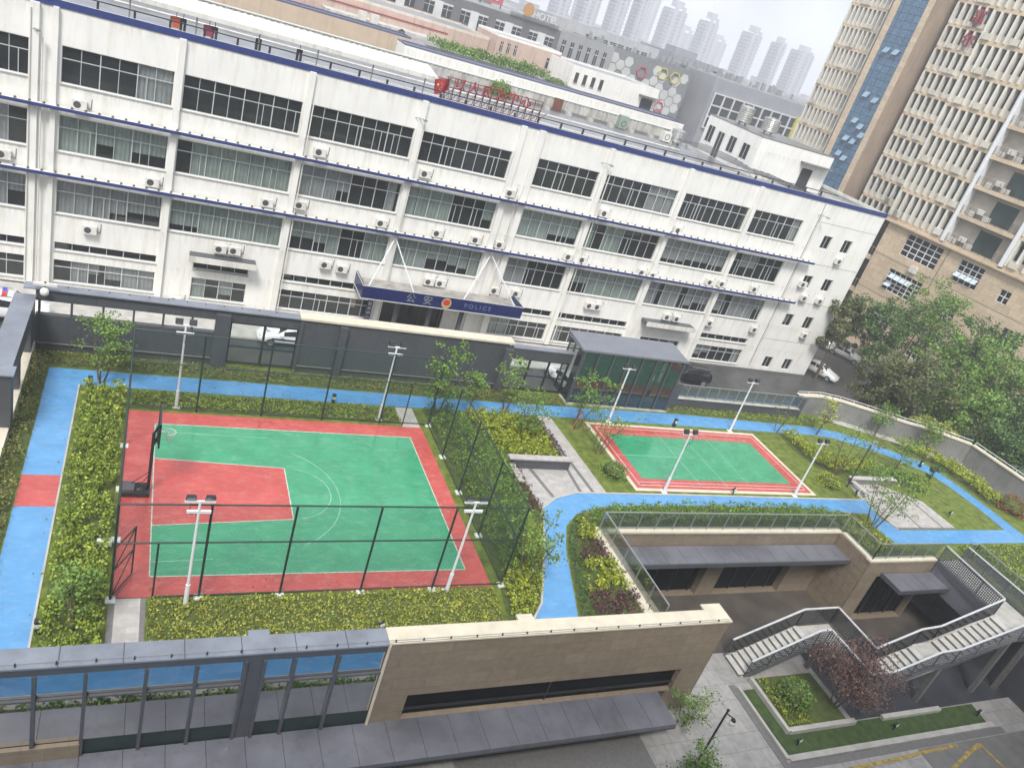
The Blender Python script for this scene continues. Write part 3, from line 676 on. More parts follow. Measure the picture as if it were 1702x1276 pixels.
# laundry hanging under the awning
for i, (px, c, lab) in enumerate(((228, (.5, .1, .05), 'orange and red shirt hung leftmost under the roof awning'), (243, (.02, .02, .025), 'black trousers hung beside the orange shirt under the roof awning'), (348, (.3, .05, .08), 'dark red garment hung under the roof awning'), (362, (.04, .04, .05), 'grey black garment hung next to the dark red one under the awning'), (430, (.03, .03, .035), 'small black garment hung by itself at the awning post'), (500, (.015, .015, .02), 'pair of black trousers with spread legs hung under the awning'))):
    p = ony(px*.0+240+(px-228)*.92+54 if False else (240+{0: 230, 1: 280, 2: 465, 3: 505, 4: 815, 5: 1105}[i]/4.255), {0: 95, 1: 110, 2: 145, 3: 155, 4: 240, 5: 320}[i]/4.255, 60.6)
    g = MB(); x, z = p.x, 14.2
    if i in (0, 2): g.box(x-.22, x+.22, 60.5, 60.6, z-.7, z); g.box(x-.36, x-.22, 60.52, 60.58, z-.45, z-.02); g.box(x+.22, x+.36, 60.52, 60.58, z-.45, z-.02)
    else: g.box(x-.2, x+.2, 60.5, 60.6, z-.25, z); g.box(x-.2, x-.03, 60.51, 60.59, z-1.05, z-.25); g.box(x+.03, x+.2, 60.51, 60.59, z-1.05, z-.25)
    g.box(x-.02, x+.02, 60.53, 60.57, z, z+.5)
    tag(g.build('hanging_clothes', mat('cloth_%d' % i, c, .9)), lab, 'laundry', 'laundry hanging under the roof awning')
# water tanks, units on the roof
def tank(x, y, z, r_, h, lab):
    t = thing('water_tank', lab, 'water tank', (x, y, z))
    b = MB(); n = 7
    for k in range(n): b.tube((x, y, z+.3+h*k/n), (x, y, z+.3+h*(k+.5)/n), r_, r_*1.04, 20, False); b.tube((x, y, z+.3+h*(k+.5)/n), (x, y, z+.3+h*(k+1)/n), r_*1.04, r_, 20, False)
    b.tube((x, y, z+.3+h), (x, y, z+.45+h), r_, r_*.2, 20); b.build('tank_body', mat('stainless', (.4, .4, .38), .35, .25, 3, metal=.5), t)
    b = MB()
    for q in range(4): b.box(x+r_*.6*math.cos(q*1.57)-.05, x+r_*.6*math.cos(q*1.57)+.05, y+r_*.6*math.sin(q*1.57)-.05, y+r_*.6*math.sin(q*1.57)+.05, z, z+.3)
    b.build('stand', STEELG, t)
tank(52.2, 76.5, 12.6, .75, 1.3, 'stainless steel water tank standing on the white roof near its rear ribbed parapet')
for i, (x, y, lab) in enumerate(((50.6, 76.3, 'grey outdoor unit on the white roof left of the steel water tank'), (45.5, 77.5, 'greenish cylinder housing on the white roof before the ribbed parapet'))):
    t = thing('roof_unit', lab, 'outdoor unit', (x, y, 12.6)); MB().box(x-.5, x+.5, y-.35, y+.35, 12.7, 13.7+.3*i).build('case', ACW if i == 0 else mat('green_grey_case', (.25, .32, .27), .5), t)
    MB().ring((x, y-.36, 13.2), .28, .03, 16, 'y').build('fan_guard', ACD, t)
tag(MB().box(37.6, 38.7, 78.9, 78.98, 12.6, 13.75).build('rusty_door_sheet', mat('rust', (.16, .06, .04), .9, .3, 4)), 'rust brown door-sized sheet leaning on the ribbed parapet', 'sheet')
# white rooftop house at the right
tag(MB().tube((-14, 72, 12.72), (50, 72, 12.72), .07).tube((10, 66, 12.7), (54, 66.5, 12.7), .05).build('roof_pipes', WHITE2), 'long pale pipes lying along the white building roof', 'pipes')
MB().box(-16, 54, 77.2, 79.9, 12.6, 12.612).build('roof_dark_strip', mat('dark_membrane', (.05, .05, .05), .3, .4, .8), wb)  # dark mottled strip of roof along the rear parapet
MB().box(24, 57, 62.5, 65, 12.6, 12.608).build('roof_patch', mat('new_membrane', (.33, .34, .36), .25, .35, .9), wb)
for i in range(9): x = 33+2.6*i; tag(MB().box(x, x+.5, 76.2, 76.8, 12.6, 12.95).build('roof_block', CONC), 'small concrete block in the row on the rear part of the white roof', 'block', 'concrete blocks on the white roof')
rh = thing('rooftop_house', 'small white flat-roofed hut with four openings on the right end of the white roof', 'hut', (58, 68, 12.6))
b = MB()
hy0, hy1, hx = 67.5, 77.5, 56.0
MB().box(hx, 66.2, hy0, hy1, 12.6, 16.6).build('wall', WHITE, rh)
MB().box(hx-.03, 66.23, hy0-.03, hy1+.03, 16.6, 16.68).build('roof', PAVED, rh)
for i, (ya, yb, za, zb) in enumerate(((75.6, 76.8, 13.9, 15.6), (73.6, 74.7, 12.7, 15.4), (71.3, 72.5, 13.9, 15.5), (68.8, 70.0, 13.9, 15.4))):
    f = MB().box(hx-.03, hx-.002, ya, yb, za, zb).build('window' if i != 1 else 'door', DARKIN, rh)
    f2 = MB(); f2.box(hx-.06, hx-.032, ya-.05, ya, za, zb); f2.box(hx-.06, hx-.032, yb, yb+.05, za, zb); f2.box(hx-.06, hx-.032, (ya+yb)/2-.025, (ya+yb)/2+.025, za, zb); f2.build('frame', ALU, f)
f = MB().box(62.6, 64.1, hy0-.03, hy0-.002, 12.6, 14.8).build('door', DARKIN, rh)
MB().box(62, 66, hy0-.9, hy0-.01, 15.3, 15.45).build('door_hood', PAVED, rh)
tank(57.6, 73.6, 16.75, .8, 1.6, 'taller stainless water tank on top of the white rooftop hut')
tank(59.2, 71.0, 16.75, .9, 1.3, 'squat steel water tank on the hut roof in front of the taller tank')
pl_ = MB()
for i in range(7): pl_.bar((48+.9*i, 71+.3*i, 13.9), (62+.3*i, 60.0+.3*i, 12.75), .12, .05)
tag(pl_.build('roofing_poles', DGREY2), 'dark poles lying in a bundle across the right end of the white roof', 'poles')

# ------------------------------------------------------------------ charcoal screen wall behind the courts
WY = 39.6
sw = thing('screen_wall', 'long charcoal panel wall behind the courts with a slit opening and two glazed gates', 'wall', (9, WY, 0))
def wbox(n, m, *bx, p=sw):
    if len(bx) <= 7:
        for q in bx: o = MB().box(*q).build(n, m, p)
        return o
    b = MB()
    for q in bx: b.box(*q)
    return tag(b.build(n, m, p), kind='stuff')
wbox('wall_panel', DGREY, (-4.4, 4.35, WY, WY+.3, 0, 1.95), (-4.4, 4.55, WY, WY+.3, 2.7, 3.3), (8.12, 20.9, WY, WY+.3, 0, 3.3), (20.9, 25.55, WY, WY+.3, 2.35, 3.05), (4.35, 4.55, WY, WY+.3, 0, 2.7), (4.55, 8.12, WY, WY+.3, 2.68, 3.3))
wbox('pier', DGREY2, (3.75, 4.5, WY-.35, WY-.003, 0, 3.15), (10.3, 10.75, WY-.3, WY-.003, 0, 3.2), (20.6, 21.2, WY-.3, WY-.003, 0, 3.0), (8.12, 8.3, WY-.12, WY-.003, 0, 3.2))
wbox('slit_posts', DGREY2, *[(-4.3+1.38*i, -4.2+1.38*i, WY+.05, WY+.25, 1.95, 2.7) for i in range(7)])
wbox('coping', CAPM, (-4.9, 8.1, WY-.12, WY+.55, 3.3, 3.36), (21.2, 25.6, WY-.05, WY+.45, 3.05, 3.12))
wbox('stone_coping', BEIGE_C, (8.1, 21.2, WY-.1, WY+.75, 3.3, 3.42))
wbox('foot_rail', STEELG, (-4.3, 4.35, WY-.1, WY-.05, .42, .47), (8.3, 20.6, WY-.1, WY-.05, .42, .47))
wbox('coping_clips', STEELB, *[(-4+.9*i, -3.96+.9*i, WY+.3, WY+.34, 3.36, 3.42) for i in range(13)])
for nm, (xa, xb, za, zb, n) in (('gate', (4.57, 8.1, .15, 2.66, 2)), ('gate', (21.3, 25.5, .1, 2.35, 3))):
    g = MB(); g.box(xa, xb, WY+.1, WY+.18, za, za+.1); g.box(xa, xb, WY+.1, WY+.18, zb-.1, zb); g.box(xa, xb, WY+.1, WY+.17, za+1.0, za+1.07)
    for i in range(n+1): x = xa+(xb-xa)*i/n; g.box(x-.06, x+.06, WY+.09, WY+.19, za, zb)
    go = g.build(nm, STEELB, sw); MB().poly([(xa, WY+.14, za), (xb, WY+.14, za), (xb, WY+.14, zb), (xa, WY+.14, zb)]).build('gate_glass', glass('clear_gate_glass', (.85, .9, .88), .07, .02, .06, (.1, .12, .12)), go)
# left return wall with portal
lw = thing('side_wall', 'charcoal side wall with metal coping at the left end of the terrace', 'wall', (-4.7, 36, 0))
wbox('wall_panel', DGREY2, (-4.75, -4.4, 33.0, 39.55, 1.9, 2.95), (-4.75, -4.4, 38.3, 39.55, 0, 1.9), (-4.75, -4.4, 34.8, 35.2, .6, 1.9), (-4.75, -4.3, 31.8, 32.5, 0, 3.0), (-4.75, -4.4, 32.5, 33, 1.9, 2.95), p=lw)
wbox('coping', CAPM, (-5.25, -4.35, 32.5, 39.5, 2.95, 3.02), (-4.95, -4.2, 31.7, 32.5, 3.0, 3.06), p=lw)
wbox('stone_sill', BEIGE_C, (-4.85, -4.35, 20.0, 39.5, 0, .5), p=lw)
wbox('stone_block', BEIGE_C, (-5.6, -4.9, 36, 39, -.3, .35), p=lw)
cc = thing('security_camera', 'white dome security camera on the corner of the charcoal walls', 'camera', (-4.2, 39.4, 3.4))
MB().box(-4.5, -3.5, 39.3, 39.45, 3.62, 3.74).build('bracket', ACW, cc); MB().ball((-4.0, 39.2, 3.35), .2, .2, .22).build('dome', LINEW, cc, True); MB().tube((-4.0, 39.3, 3.3), (-4.0, 39.4, 3.8), .05).build('arm', STEELB, cc)
# glass pavilion
pv = thing('glass_pavilion', 'dark glass lift lobby with a sloped grey metal roof behind the badminton court', 'pavilion', (29.5, 41, 0))
px0, px1, py0, py1, pz0, pz1 = 25.6, 33.5, 38.55, 40.75, 3.15, 3.15
MB().poly([(px0, py0, .05), (px1, py0, .05), (px1, py0, 4.0), (px0, py0, 4.0)]).poly([(px0, py1, .05), (px0, py0, .05), (px0, py0, 4.0), (px0, py1, 4.0)]).poly([(px1, py0, .05), (px1, py1, .05), (px1, py1, 4.0), (px1, py0, 4.0)]).build('glass_wall', GLP, pv)
g = MB()
for i in range(8): x = px0+(px1-px0)*i/7; g.box(x-.05, x+.05, py0-.07, py0+.12, .05, 4.0)
for z in (1.15, 3.0): g.box(px0, px1, py0+.03, py0+.1, z, z+.05)
for i in range(4): y = py0+(py1-py0)*i/3; g.box(px0+.02, px0+.12, y-.04, y+.04, .05, 4.0); g.box(px1-.12, px1-.02, y-.04, y+.04, .05, 4.0)
g.build('mullion', DGREY2, pv)
MB().box(px0-.1, px1+.1, py0-.12, py0-.01, 0, .1).box(px0-.12, px0-.01, py0, 39.6, 0, .1).build('plinth', CONC, pv)
b = MB(); b.box(px0+.8, px1-.5, py0+1.9, py0+2.05, -2, 3.9); b.build('inner_wall', mat('inner_green', (.06, .1, .085), .6), pv)
b = MB(); b.poly([(px0-.2, py0-.1, 4.03), (px1+.2, py0-.1, 4.03), (px1+.2, py1+.1, 4.22), (px0-.2, py1+.1, 4.22)]); b.poly([(px0-.2, py0-.1, 3.9), (px0-.2, py1+.1, 3.9), (px1+.2, py1+.1, 3.9), (px1+.2, py0-.1, 3.9)])
for a, c in (((px0-.2, py0-.1), (px1+.2, py0-.1)), ((px1+.2, py0-.1), (px1+.2, py1+.1)), ((px0-.2, py1+.1), (px0-.2, py0-.1))):
    zz = lambda p: 4.03 if p[1] < py0 else 4.22
    b.poly([(*a, 3.9), (*c, 3.9), (*c, zz(c)), (*a, zz(a))])
b.build('roof', mat('slate_metal_roof', (.19, .2, .23), .3, .08, 1.2, metal=.2), pv)
# low stone and glass parapet to the right
gp = thing('glass_parapet', 'low stone parapet with glass panels between the pavilion and the ramp wall', 'parapet', (40, 38.9, 0))
wbox('pier', DGREY2, (33.55, 34.55, 39.0, 39.6, 0, 2.0), (46.4, 46.8, 39.3, 39.8, 0, 1.7), p=gp)
wbox('stone_base', DTILE, (34.55, 46.4, 39.3, 39.6, 0, .75), p=gp)
wbox('ledge', CONC, (34.55, 46.4, 39.2, 39.7, .75, .82), p=gp)
for i in range(13):
    xa = 34.6+.905*i; MB().poly([(xa+.03, 39.4, .85), (xa+.88, 39.4, .85), (xa+.88, 39.4, 1.75), (xa+.03, 39.4, 1.75)]).build('glass_panel', GLR, gp)
b = MB()
for i in range(14): b.box(34.6+.905*i-.02, 34.6+.905*i+.02, 39.36, 39.44, .82, 1.78)
b.bar((34.55, 39.4, 1.8), (46.4, 39.4, 1.8), .06, .05); b.build('rail', STEELG, gp)
# curved ramp wall
rw = thing('ramp_wall', 'grey wall with pale coping curving along the right edge of the lawn', 'wall', (56, 36, 0))
RP = [(46.5, 39.85, 1.6), (49.0, 40.1, 1.6), (50.8, 39.7, 1.6), (52.9, 38.7, 1.6), (55.6, 37.1, 1.62), (57.6, 36.2, 1.65), (60.0, 34.1, 1.8), (59.75, 30.2, 1.95), (60.3, 20, 2.0), (61, 9, 2)]
b = MB(); c = MB(); r_ = MB()
for (xa, ya, za), (xb, yb, zb) in zip(RP, RP[1:]):
    d = Vector((xb-xa, yb-ya, 0)).normalized(); n = Vector((-d.y, d.x, 0))*.35
    if n.x*1+n.y*.6 < 0: n = -n
    for off in (0, 1):
        o = n*off; q = [(xa+o.x, ya+o.y, -.2 if not off else STZ), (xb+o.x, yb+o.y, -.2 if not off else STZ), (xb+o.x, yb+o.y, zb), (xa+o.x, ya+o.y, za)]
        b.poly(q if not off else q[::-1])
    c.poly([(xa-n.x*.2, ya-n.y*.2, za+.06), (xb-n.x*.2, yb-n.y*.2, zb+.06), (xb+n.x*1.2, yb+n.y*1.2, zb+.06), (xa+n.x*1.2, ya+n.y*1.2, za+.06)])
    c.poly([(xa-n.x*.2, ya-n.y*.2, za-.04), (xb-n.x*.2, yb-n.y*.2, zb-.04), (xb-n.x*.2, yb-n.y*.2, zb+.06), (xa-n.x*.2, ya-n.y*.2, za+.06)])
    r_.tube((xa+n.x*.8, ya+n.y*.8, za+.28), (xb+n.x*.8, yb+n.y*.8, zb+.28), .022, n=5)
    L = math.hypot(xb-xa, yb-ya); k = max(1, int(L/.9))
    for i in range(k): f = i/k; r_.tube((xa+(xb-xa)*f+n.x*.8, ya+(yb-ya)*f+n.y*.8, za+.05), (xa+(xb-xa)*f+n.x*.8, ya+(yb-ya)*f+n.y*.8, za+.28), .018, n=5)
b.build('wall_face', mat('grey_render', (.2, .2, .195), .7, .15, 1, streak=.25), rw); c.build('coping', BEIGE_C, rw); r_.build('coping_rail', STEELW, rw)
# grey inner apron of the ramp wall on the right side
struct('ramp_apron', MB().prism([(49.2, 39.6), (53.6, 37.3), (57.3, 35.3), (59.4, 33.4), (59.2, 30), (59.6, 20), (60.6, 20), (60.0, 30.2), (60.2, 34.0), (57.8, 36.0), (53, 38.6), (50.8, 39.6)], 0, .02), CONC)

# ------------------------------------------------------------------ podium (near building)
pb = thing('podium_building', 'podium building under the roof garden with glazed front, beige stone walls and grey canopies', 'building', (20, 18.7, PLZ))
def pbx(n, m, *bx): return wbox(n, m, *bx, p=pb)
NY = 18.7
# stone part of the front, with window recess
b = MB(); b.facade(9.0, 24.6, -3.25, .96, [(10.35, 23.25, -3.2, -1.87)], NY, .3); b.build('stone_wall', BEIGE, pb)
pbx('stone_wall', BEIGE_X, (24.6, 24.63, NY, 19.45, PLZ, .96))
b = MB(); b.poly([(24.6, 19.45, PLZ), (21.75, 19.45, PLZ), (21.75, 19.45, .96), (24.6, 19.45, .96)]); b.build('stone_wall', BEIGE, pb)
pbx('window_band', GLB, (10.35, 23.25, NY+.24, NY+.28, -3.2, -1.87))
pbx('window_frame', STEELB, (10.35, 23.25, NY+.16, NY+.235, -2.9, -2.82), (16.7, 16.76, NY+.17, NY+.235, -3.2, -1.87))
pbx('stone_coping', BEIGE_C, (9.0, 24.68, NY-.06, 19.42, .96, 1.03), (23.6, 24.68, 19.42, 19.75, .96, 1.03))
pbx('coping_step', BEIGE_C, (14.4, 15.1, 19.42, 19.75, .9, 1.0))
pbx('coping_step', CAPM, (4.25, 4.95, 19.42, 19.7, .85, .96))
pbx('metal_coping', CAPM, (-12, 9.0, NY-.08, 19.42, .93, 1.0)); 
pbx('coping_seams', DGREY2, *[(-3+1.75*i, -2.97+1.75*i, NY-.09, 19.42, 1.0, 1.006) for i in range(7)], (9.0, 24.6, NY-.02, NY, 1.03, 1.036))
pbx('lightning_studs', STEELB, *[(-3.4+1.05*i, -3.35+1.05*i, NY+.0, NY+.05, 1.0 if -3.4+1.05*i < 9 else 1.03, 1.12) for i in range(27)])
wr = MB(); wr.tube((-4, NY+.02, 1.11), (24.5, NY+.02, 1.12), .01, n=5); wr.build('lightning_wire', STEELG, pb)
pbx('parapet_back', CONC, (-12, 21.7, 19.3, 19.35, 0, .93))
pbx('fascia', DGREY2, (-12, 9.0, NY-.03, NY+.1, .62, .93))
xs = [-9, -7.2, -5.4, -3.6, -1.83, -.47, 1.22, 2.7, 4.2, 4.8, 5.8, 7.3, 9.0]
for a_, b_ in zip(xs, xs[1:]):
    if (a_, b_) == (4.2, 4.8): continue
    zb = -2.55
    if b_ > -.4: MB().poly([(a_, NY+.045, -3.35), (b_, NY+.045, -3.35), (b_, NY+.045, -2.55), (a_, NY+.045, -2.55)]).build('spandrel_panel', mat('spandrel_glass', (.02, .035, .035), .2, .2, 1, spec=.3), pb)
    q = MB(); q.poly([(a_, NY+.05, zb), (b_, NY+.05, zb), (b_, NY+.05, .62), (a_, NY+.05, .62)]); q.build('glass_panel', GLD, pb)
pbx('column_panel', DGREY2, (4.2, 4.8, NY-.02, NY+.1, -3.35, .62))
for x in xs[:-1]: pbx('mullion', DGREY2, (x-.055, x+.055, NY-.09, NY+.04, -3.4, .62))
pbx('transom', DGREY2, (-12, 4.2, NY-.06, NY+.04, -.5, -.43), (4.8, 9, NY-.06, NY+.04, -.5, -.43))
pbx('stone_plinth', BEIGE, (-12, -.5, NY-.12, NY+.04, -3.3, -2.58))
pbx('corner_trim', BEIGE_C, (8.98, 9.06, NY-.1, NY-.003, -3.3, .95))
pbx('room_back', DARKIN, (-12, 24, NY+.45, NY+.5, PLZ, .5))
# grey canopy
cb = MB()
for i in range(27):
    xa = -12+1.28*i; xb = min(xa+1.265, 22.62)
    if xa > 22.6: break
    cb.box(xa, xb, 16.95, NY-.004, -3.42, -3.2)
cb.build('canopy', mat('grey_canopy_panel', (.165, .17, .2), .3, .25, .5, metal=.2, streak=.2), pb)
pbx('canopy_underside', DGREY2, (-12, 22.6, 16.97, NY-.004, -3.55, -3.43))
pbx('shopfront', GLB, (-12, 20.5, 18.4, 18.5, PLZ, -3.55)); pbx('stone_pier', BEIGE, (23.0, 24.6, NY, 19.4, PLZ, -3.3), (21.2, 22.2, 18.3, 18.6, PLZ, -3.55))
# walls of the sunken court
pbx('court_wall', BEIGE_X, (21.7, 21.74, 19.45, 25.8, PLZ, 0))
b = MB(); b.facade(21.74, 38.7, PLZ, 0, [(22.0, 29.9, PLZ+.05, -1.0), (31.1, 36.2, PLZ+.05, -1.0)], 25.76, .5); b.build('court_wall', BEIGE, pb)
b = MB(); b.facade(38.74, 44.5, PLZ, 0, [(40.0, 44.4, PLZ+.05, -1.1)], 23.2, .5); b.build('court_wall', BEIGE, pb)
b = MB(); b.poly([(38.72, 25.76, PLZ), (38.72, 23.2, PLZ), (38.72, 23.2, 0), (38.72, 25.76, 0)]); b.build('court_wall', BEIGE_X, pb)
pbx('court_glass', GLB, (22.0, 29.9, 26.2, 26.25, PLZ, -1.0), (31.1, 36.2, 26.2, 26.25, PLZ, -1.0), (40.0, 44.4, 23.65, 23.7, PLZ, -1.1))
pbx('court_room_back', DARKIN, (22, 36, 27.2, 27.3, PLZ, -.6), (39, 46.6, 24.6, 24.7, PLZ, -.6))
pbx('glass_frame', STEELB, *[(22.6+1.4*i, 22.66+1.4*i, 26.1, 26.2, PLZ, -1.3) for i in range(6)], *[(31.2+1.4*i, 31.26+1.4*i, 26.1, 26.2, PLZ, -1.3) for i in range(4)], *[(40+1.1*i, 40.06+1.1*i, 23.55, 23.65, PLZ, -1.1) for i in range(5)])
pbx('court_coping', BEIGE_C, (21.55, 38.75, 25.68, 26.1, 0, .12), (38.75, 39.15, 23.55, 25.68, 0, .12), (38.65, 44.4, 23.15, 23.55, 0, .12), (21.3, 21.78, 19.45, 25.68, 0, .12))
cm_ = MATS['grey_canopy_panel']
b = MB()
for i in range(14): xa = 21.9+1.24*i; b.box(xa, xa+1.22, 24.35, 25.7, -1.0, -.85)
b.build('court_canopy', cm_, pb); pbx('canopy_edge', DGREY2, (21.8, 39.3, 24.25, 24.34, -1.08, -.82), (39.26, 39.32, 24.3, 25.5, -1.08, -.82))
b = MB()
for i in range(4): xa = 40.3+1.2*i; b.box(xa, xa+1.18, 21.75, 23.15, -1.0, -.85)
b.build('court_canopy', cm_, pb); pbx('canopy_edge', DGREY2, (40.22, 45.1, 21.66, 21.74, -1.08, -.82), (40.22, 40.29, 21.74, 23.2, -1.08, -.82))
pbx('bridge_wall', mat('blue_grey_panel', (.13, .135, .16), .4), (44.5, 44.56, 19.2, 23.15, -1.6, -.1))
pbx('slab_edge', CONC, (46.7, 46.76, 9, 23.2, -.6, 0)); 
pbx('lower_wall', DGREY2, (46.9, 47.0, 9, 23.2, PLZ, -.6))

# ------------------------------------------------------------------ glass railings round the sunken court
def glass_rail(name, label, pts, h=1.1, step=1.35, m=GLR, rm=STEELG, z=0.12, top=.05):
    t = thing(name, label, 'railing', (pts[0][0], pts[0][1], z))
    r_ = MB(); g = []
    for a, b in zip(pts, pts[1:]):
        a, b = Vector(a if len(a) == 3 else (*a, z)), Vector(b if len(b) == 3 else (*b, z)); L = (b-a).length; k = max(1, round(L/step)); U = Vector((0, 0, h))
        r_.bar(a+U, b+U, .06, top); d = (b-a)/k
        for i in range(k+1): r_.bar(a+d*i, a+d*i+U, .045, .045)
        for i in range(k):
            p, q = a+d*(i+.04), a+d*(i+.96); e = Vector((0, 0, .06)); f = Vector((0, 0, h-.08))
            g.append(MB().poly([p+e, q+e, q+f, p+f]))
    r_.build('rail', rm, t)
    for x in g: x.build('glass_panel', m, t)
    return t
glass_rail('glass_railing', 'glass railing on the left edge of the sunken court beside the shrubs', [(21.7, 19.6), (21.7, 25.85)])
glass_rail('glass_railing', 'long glass railing along the far edge of the sunken court', [(21.7, 25.9), (38.85, 25.9)], step=1.15)
glass_rail('glass_railing', 'glass railing turning the corner of the terrace above the small canopy', [(38.95, 25.85), (38.95, 23.35), (44.4, 23.35)], step=1.05)
glass_rail('glass_railing', 'glass railing at the lawn edge right of the stair bridge', [(46.9, 23.25), (47.6, 23.25), (47.6, 12)], step=1.5)
# ------------------------------------------------------------------ outside staircase
st = thing('staircase', 'zigzag outdoor staircase with pale steps and white handrails climbing to the terrace', 'staircase', (36, 19, PLZ))
STEPM = mat('pale_step_stone', (.5, .49, .46), .45, .12, 3, streak=.0); RISM = mat('step_riser', (.2, .19, .18), .6, .1, 3)
def flight(x0, x1, ya, yb, z0, z1, n, skew=0):
    b = MB(); r_ = MB()
    for i in range(n):
        xa = x0+(x1-x0)*i/n; xb = x0+(x1-x0)*(i+1)/n; z = z0+(z1-z0)*(i+1)/n
        b.box(xa, xb+.02, ya, yb, z-.03, z); r_.box(xa+.03, xb+.03, ya+.01, yb-.01, z-(z1-z0)/n-.12, z-.031)
    b.build('steps', STEPM, st); r_.build('risers', RISM, st)
flight(29.0, 33.0, 20.05, 21.3, PLZ, -2.62, 12); flight(35.45, 38.15, 17.2, 18.45, -2.62, -1.5, 7); flight(39.75, 44.15, 17.3, 18.75, -1.5, 0.0, 10)
for q in ((33.02, 35.3, 20.05, 21.3, -2.75, -2.62), (33.75, 35.3, 18.45, 20.05, -2.75, -2.62), (33.9, 35.43, 17.2, 18.45, -2.75, -2.62), (38.17, 39.73, 17.2, 18.6, -1.63, -1.5), (44.17, 46.5, 17.3, 19.4, -.13, 0.0), (44.6, 46.5, 19.4, 23.2, -.13, 0.0)): MB().box(*q).build('landing', mat('landing_stone', (.42, .41, .38), .4, .15, 2), st)
WR = mat('handrail_grey', (.5, .51, .52), .4, .1, 3)
def srail(pts, h, perf, n='handrail'):
    r_ = MB(); p = MB(); ps = MB()
    P = [Vector(q) for q in pts]
    for a, c in zip(P, P[1:]):
        U = Vector((0, 0, h)); r_.bar(a+U, c+U, .09, .06); k = max(1, round((c-a).length/1.4))
        for i in range(k+1): q = a+(c-a)*i/k; ps.bar(q, q+U*.97, .035, .035)
        D = Vector((0, 0, -.35 if perf else .05)); p.poly([a+D, c+D, c+U*.95, a+U*.95])
    r_.build(n, WR, st); ps.build('baluster', DGREY2, st); p.build('perforated_panel' if perf else 'glass_panel', PERF if perf else GLS, st)
srail([(29.0, 21.35, -4.5), (32.9, 21.35, -2.6), (35.4, 21.35, -2.6), (35.45, 18.5, -2.6), (38.1, 18.5, -1.45), (39.7, 18.6, -1.45), (44.2, 18.85, .02)], 1.15, False)
srail([(29.3, 19.98, -4.5), (32.95, 19.98, -2.62), (33.7, 19.98, -2.62), (33.8, 17.1, -2.62), (35.45, 17.1, -2.62), (38.15, 17.1, -1.5), (39.75, 17.15, -1.5), (44.2, 17.2, 0), (46.6, 17.2, 0), (46.6, 23.2, 0)], 1.05, True)
srail([(44.25, 18.9, 0), (44.5, 23.2, 0)], 1.15, True)
for q in ((33.9, 20.2), (35.2, 17.3), (39.5, 17.4), (39.5, 18.4), (44.3, 17.5), (46.4, 17.5), (46.4, 20)): MB().box(q[0]-.12, q[0]+.12, q[1]-.12, q[1]+.12, PLZ, -.2 if q[0] > 40 else -1.65 if q[0] > 36 else -2.78).build('support', PAVED, st)
b = MB(); b.bar((29.2, 21.3, -4.75), (33.0, 21.3, -2.75), .1, .35); b.bar((29.3, 20.05, -4.75), (33.0, 20.05, -2.75), .1, .35); b.bar((35.4, 17.2, -2.8), (44.2, 17.25, -.1), .1, .35); b.bar((35.4, 18.5, -2.8), (44.2, 18.75, -.1), .1, .35); b.build('stringer', CONC, st)
# plaza beds by the stairs
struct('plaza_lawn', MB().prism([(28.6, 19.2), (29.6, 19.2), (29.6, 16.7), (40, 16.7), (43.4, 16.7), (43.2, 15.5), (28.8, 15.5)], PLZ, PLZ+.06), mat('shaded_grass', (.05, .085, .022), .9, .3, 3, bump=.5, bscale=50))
kb = MB(); kb.box(28.45, 28.6, 15.35, 19.4, PLZ, PLZ+.12); kb.box(28.6, 43.5, 15.2, 15.5, PLZ, PLZ+.12); kb.box(29.4, 29.6, 16.55, 19.7, PLZ, PLZ+.3); kb.box(29.6, 34.0, 16.5, 16.75, PLZ, PLZ+.3); kb.box(36, 40.5, 16.5, 16.75, PLZ, PLZ+.25)
struct('plaza_kerb', kb, CONC)
struct('plaza_kerb_dark', MB().box(28.05, 28.44, 14.9, 19.6, PLZ, PLZ+.02).box(28.44, 44, 14.8, 15.19, PLZ, PLZ+.02), PAVED)
struct('plaza_road', MB().box(36.8, 60, 6, 14.75, PLZ, PLZ+.012), mat('damp_road', (.17, .165, .155), .4, .15, 1.5))
yl = MB()
for yi, (a, b_) in enumerate((((36.5, 14.55), (39.7, 14.62)), ((39.7, 14.1), (41.4, 14.4)), ((41.3, 14.5), (41.5, 12.4)), ((37.6, 13.4), (41.2, 14.45)), ((31, 14.4), (36.4, 14.5)))): line(yl, a, b_, .18, PLZ+.018+.003*yi)
struct('yellow_markings', yl, LINEY)
struct('shrub_bed_soil', MB().prism([(29.6, 16.75), (33.6, 16.75), (33.6, 19.7), (29.6, 19.7)], PLZ, PLZ+.2), SOIL)
def lawn_light(x, y, z, lab, up=False):
    t = thing('garden_spotlight', lab, 'spotlight', (x, y, z))
    b = MB(); b.tube((x, y, z), (x, y, z+.25), .03); b.bar((x-.1, y, z+.32), (x+.1, y+.03, z+.38), .16, .16); b.build('lamp_body', STEELB, t); MB().bar((x-.09, y-.09, z+.34), (x+.09, y-.06, z+.4), .02, .14).build('lens', LINEW, t)
for x, y, z, lab in ((29.56, 15.95, PLZ+.06, 'small white garden spotlight leftmost on the shaded grass strip below the stairs'), (36.2, 15.95, PLZ+.06, 'small garden spotlight in the middle of the shaded grass strip below the stairs'), (42.9, 15.95, PLZ+.06, 'small garden spotlight at the right end of the shaded grass strip'), (9.15, 20.1, .1, 'black garden spotlight behind the joint of grey and stone parapet'), (43.5, 29.4, 0, 'small spotlight on the grass left of the paved patio corner'), (50.55, 27.4, 0, 'spotlight on the lawn between paved patio and right end of the path'), (32.9, 29.25, 0, 'small spotlight at the front edge of the badminton court')):
    lawn_light(x, y, z, lab)
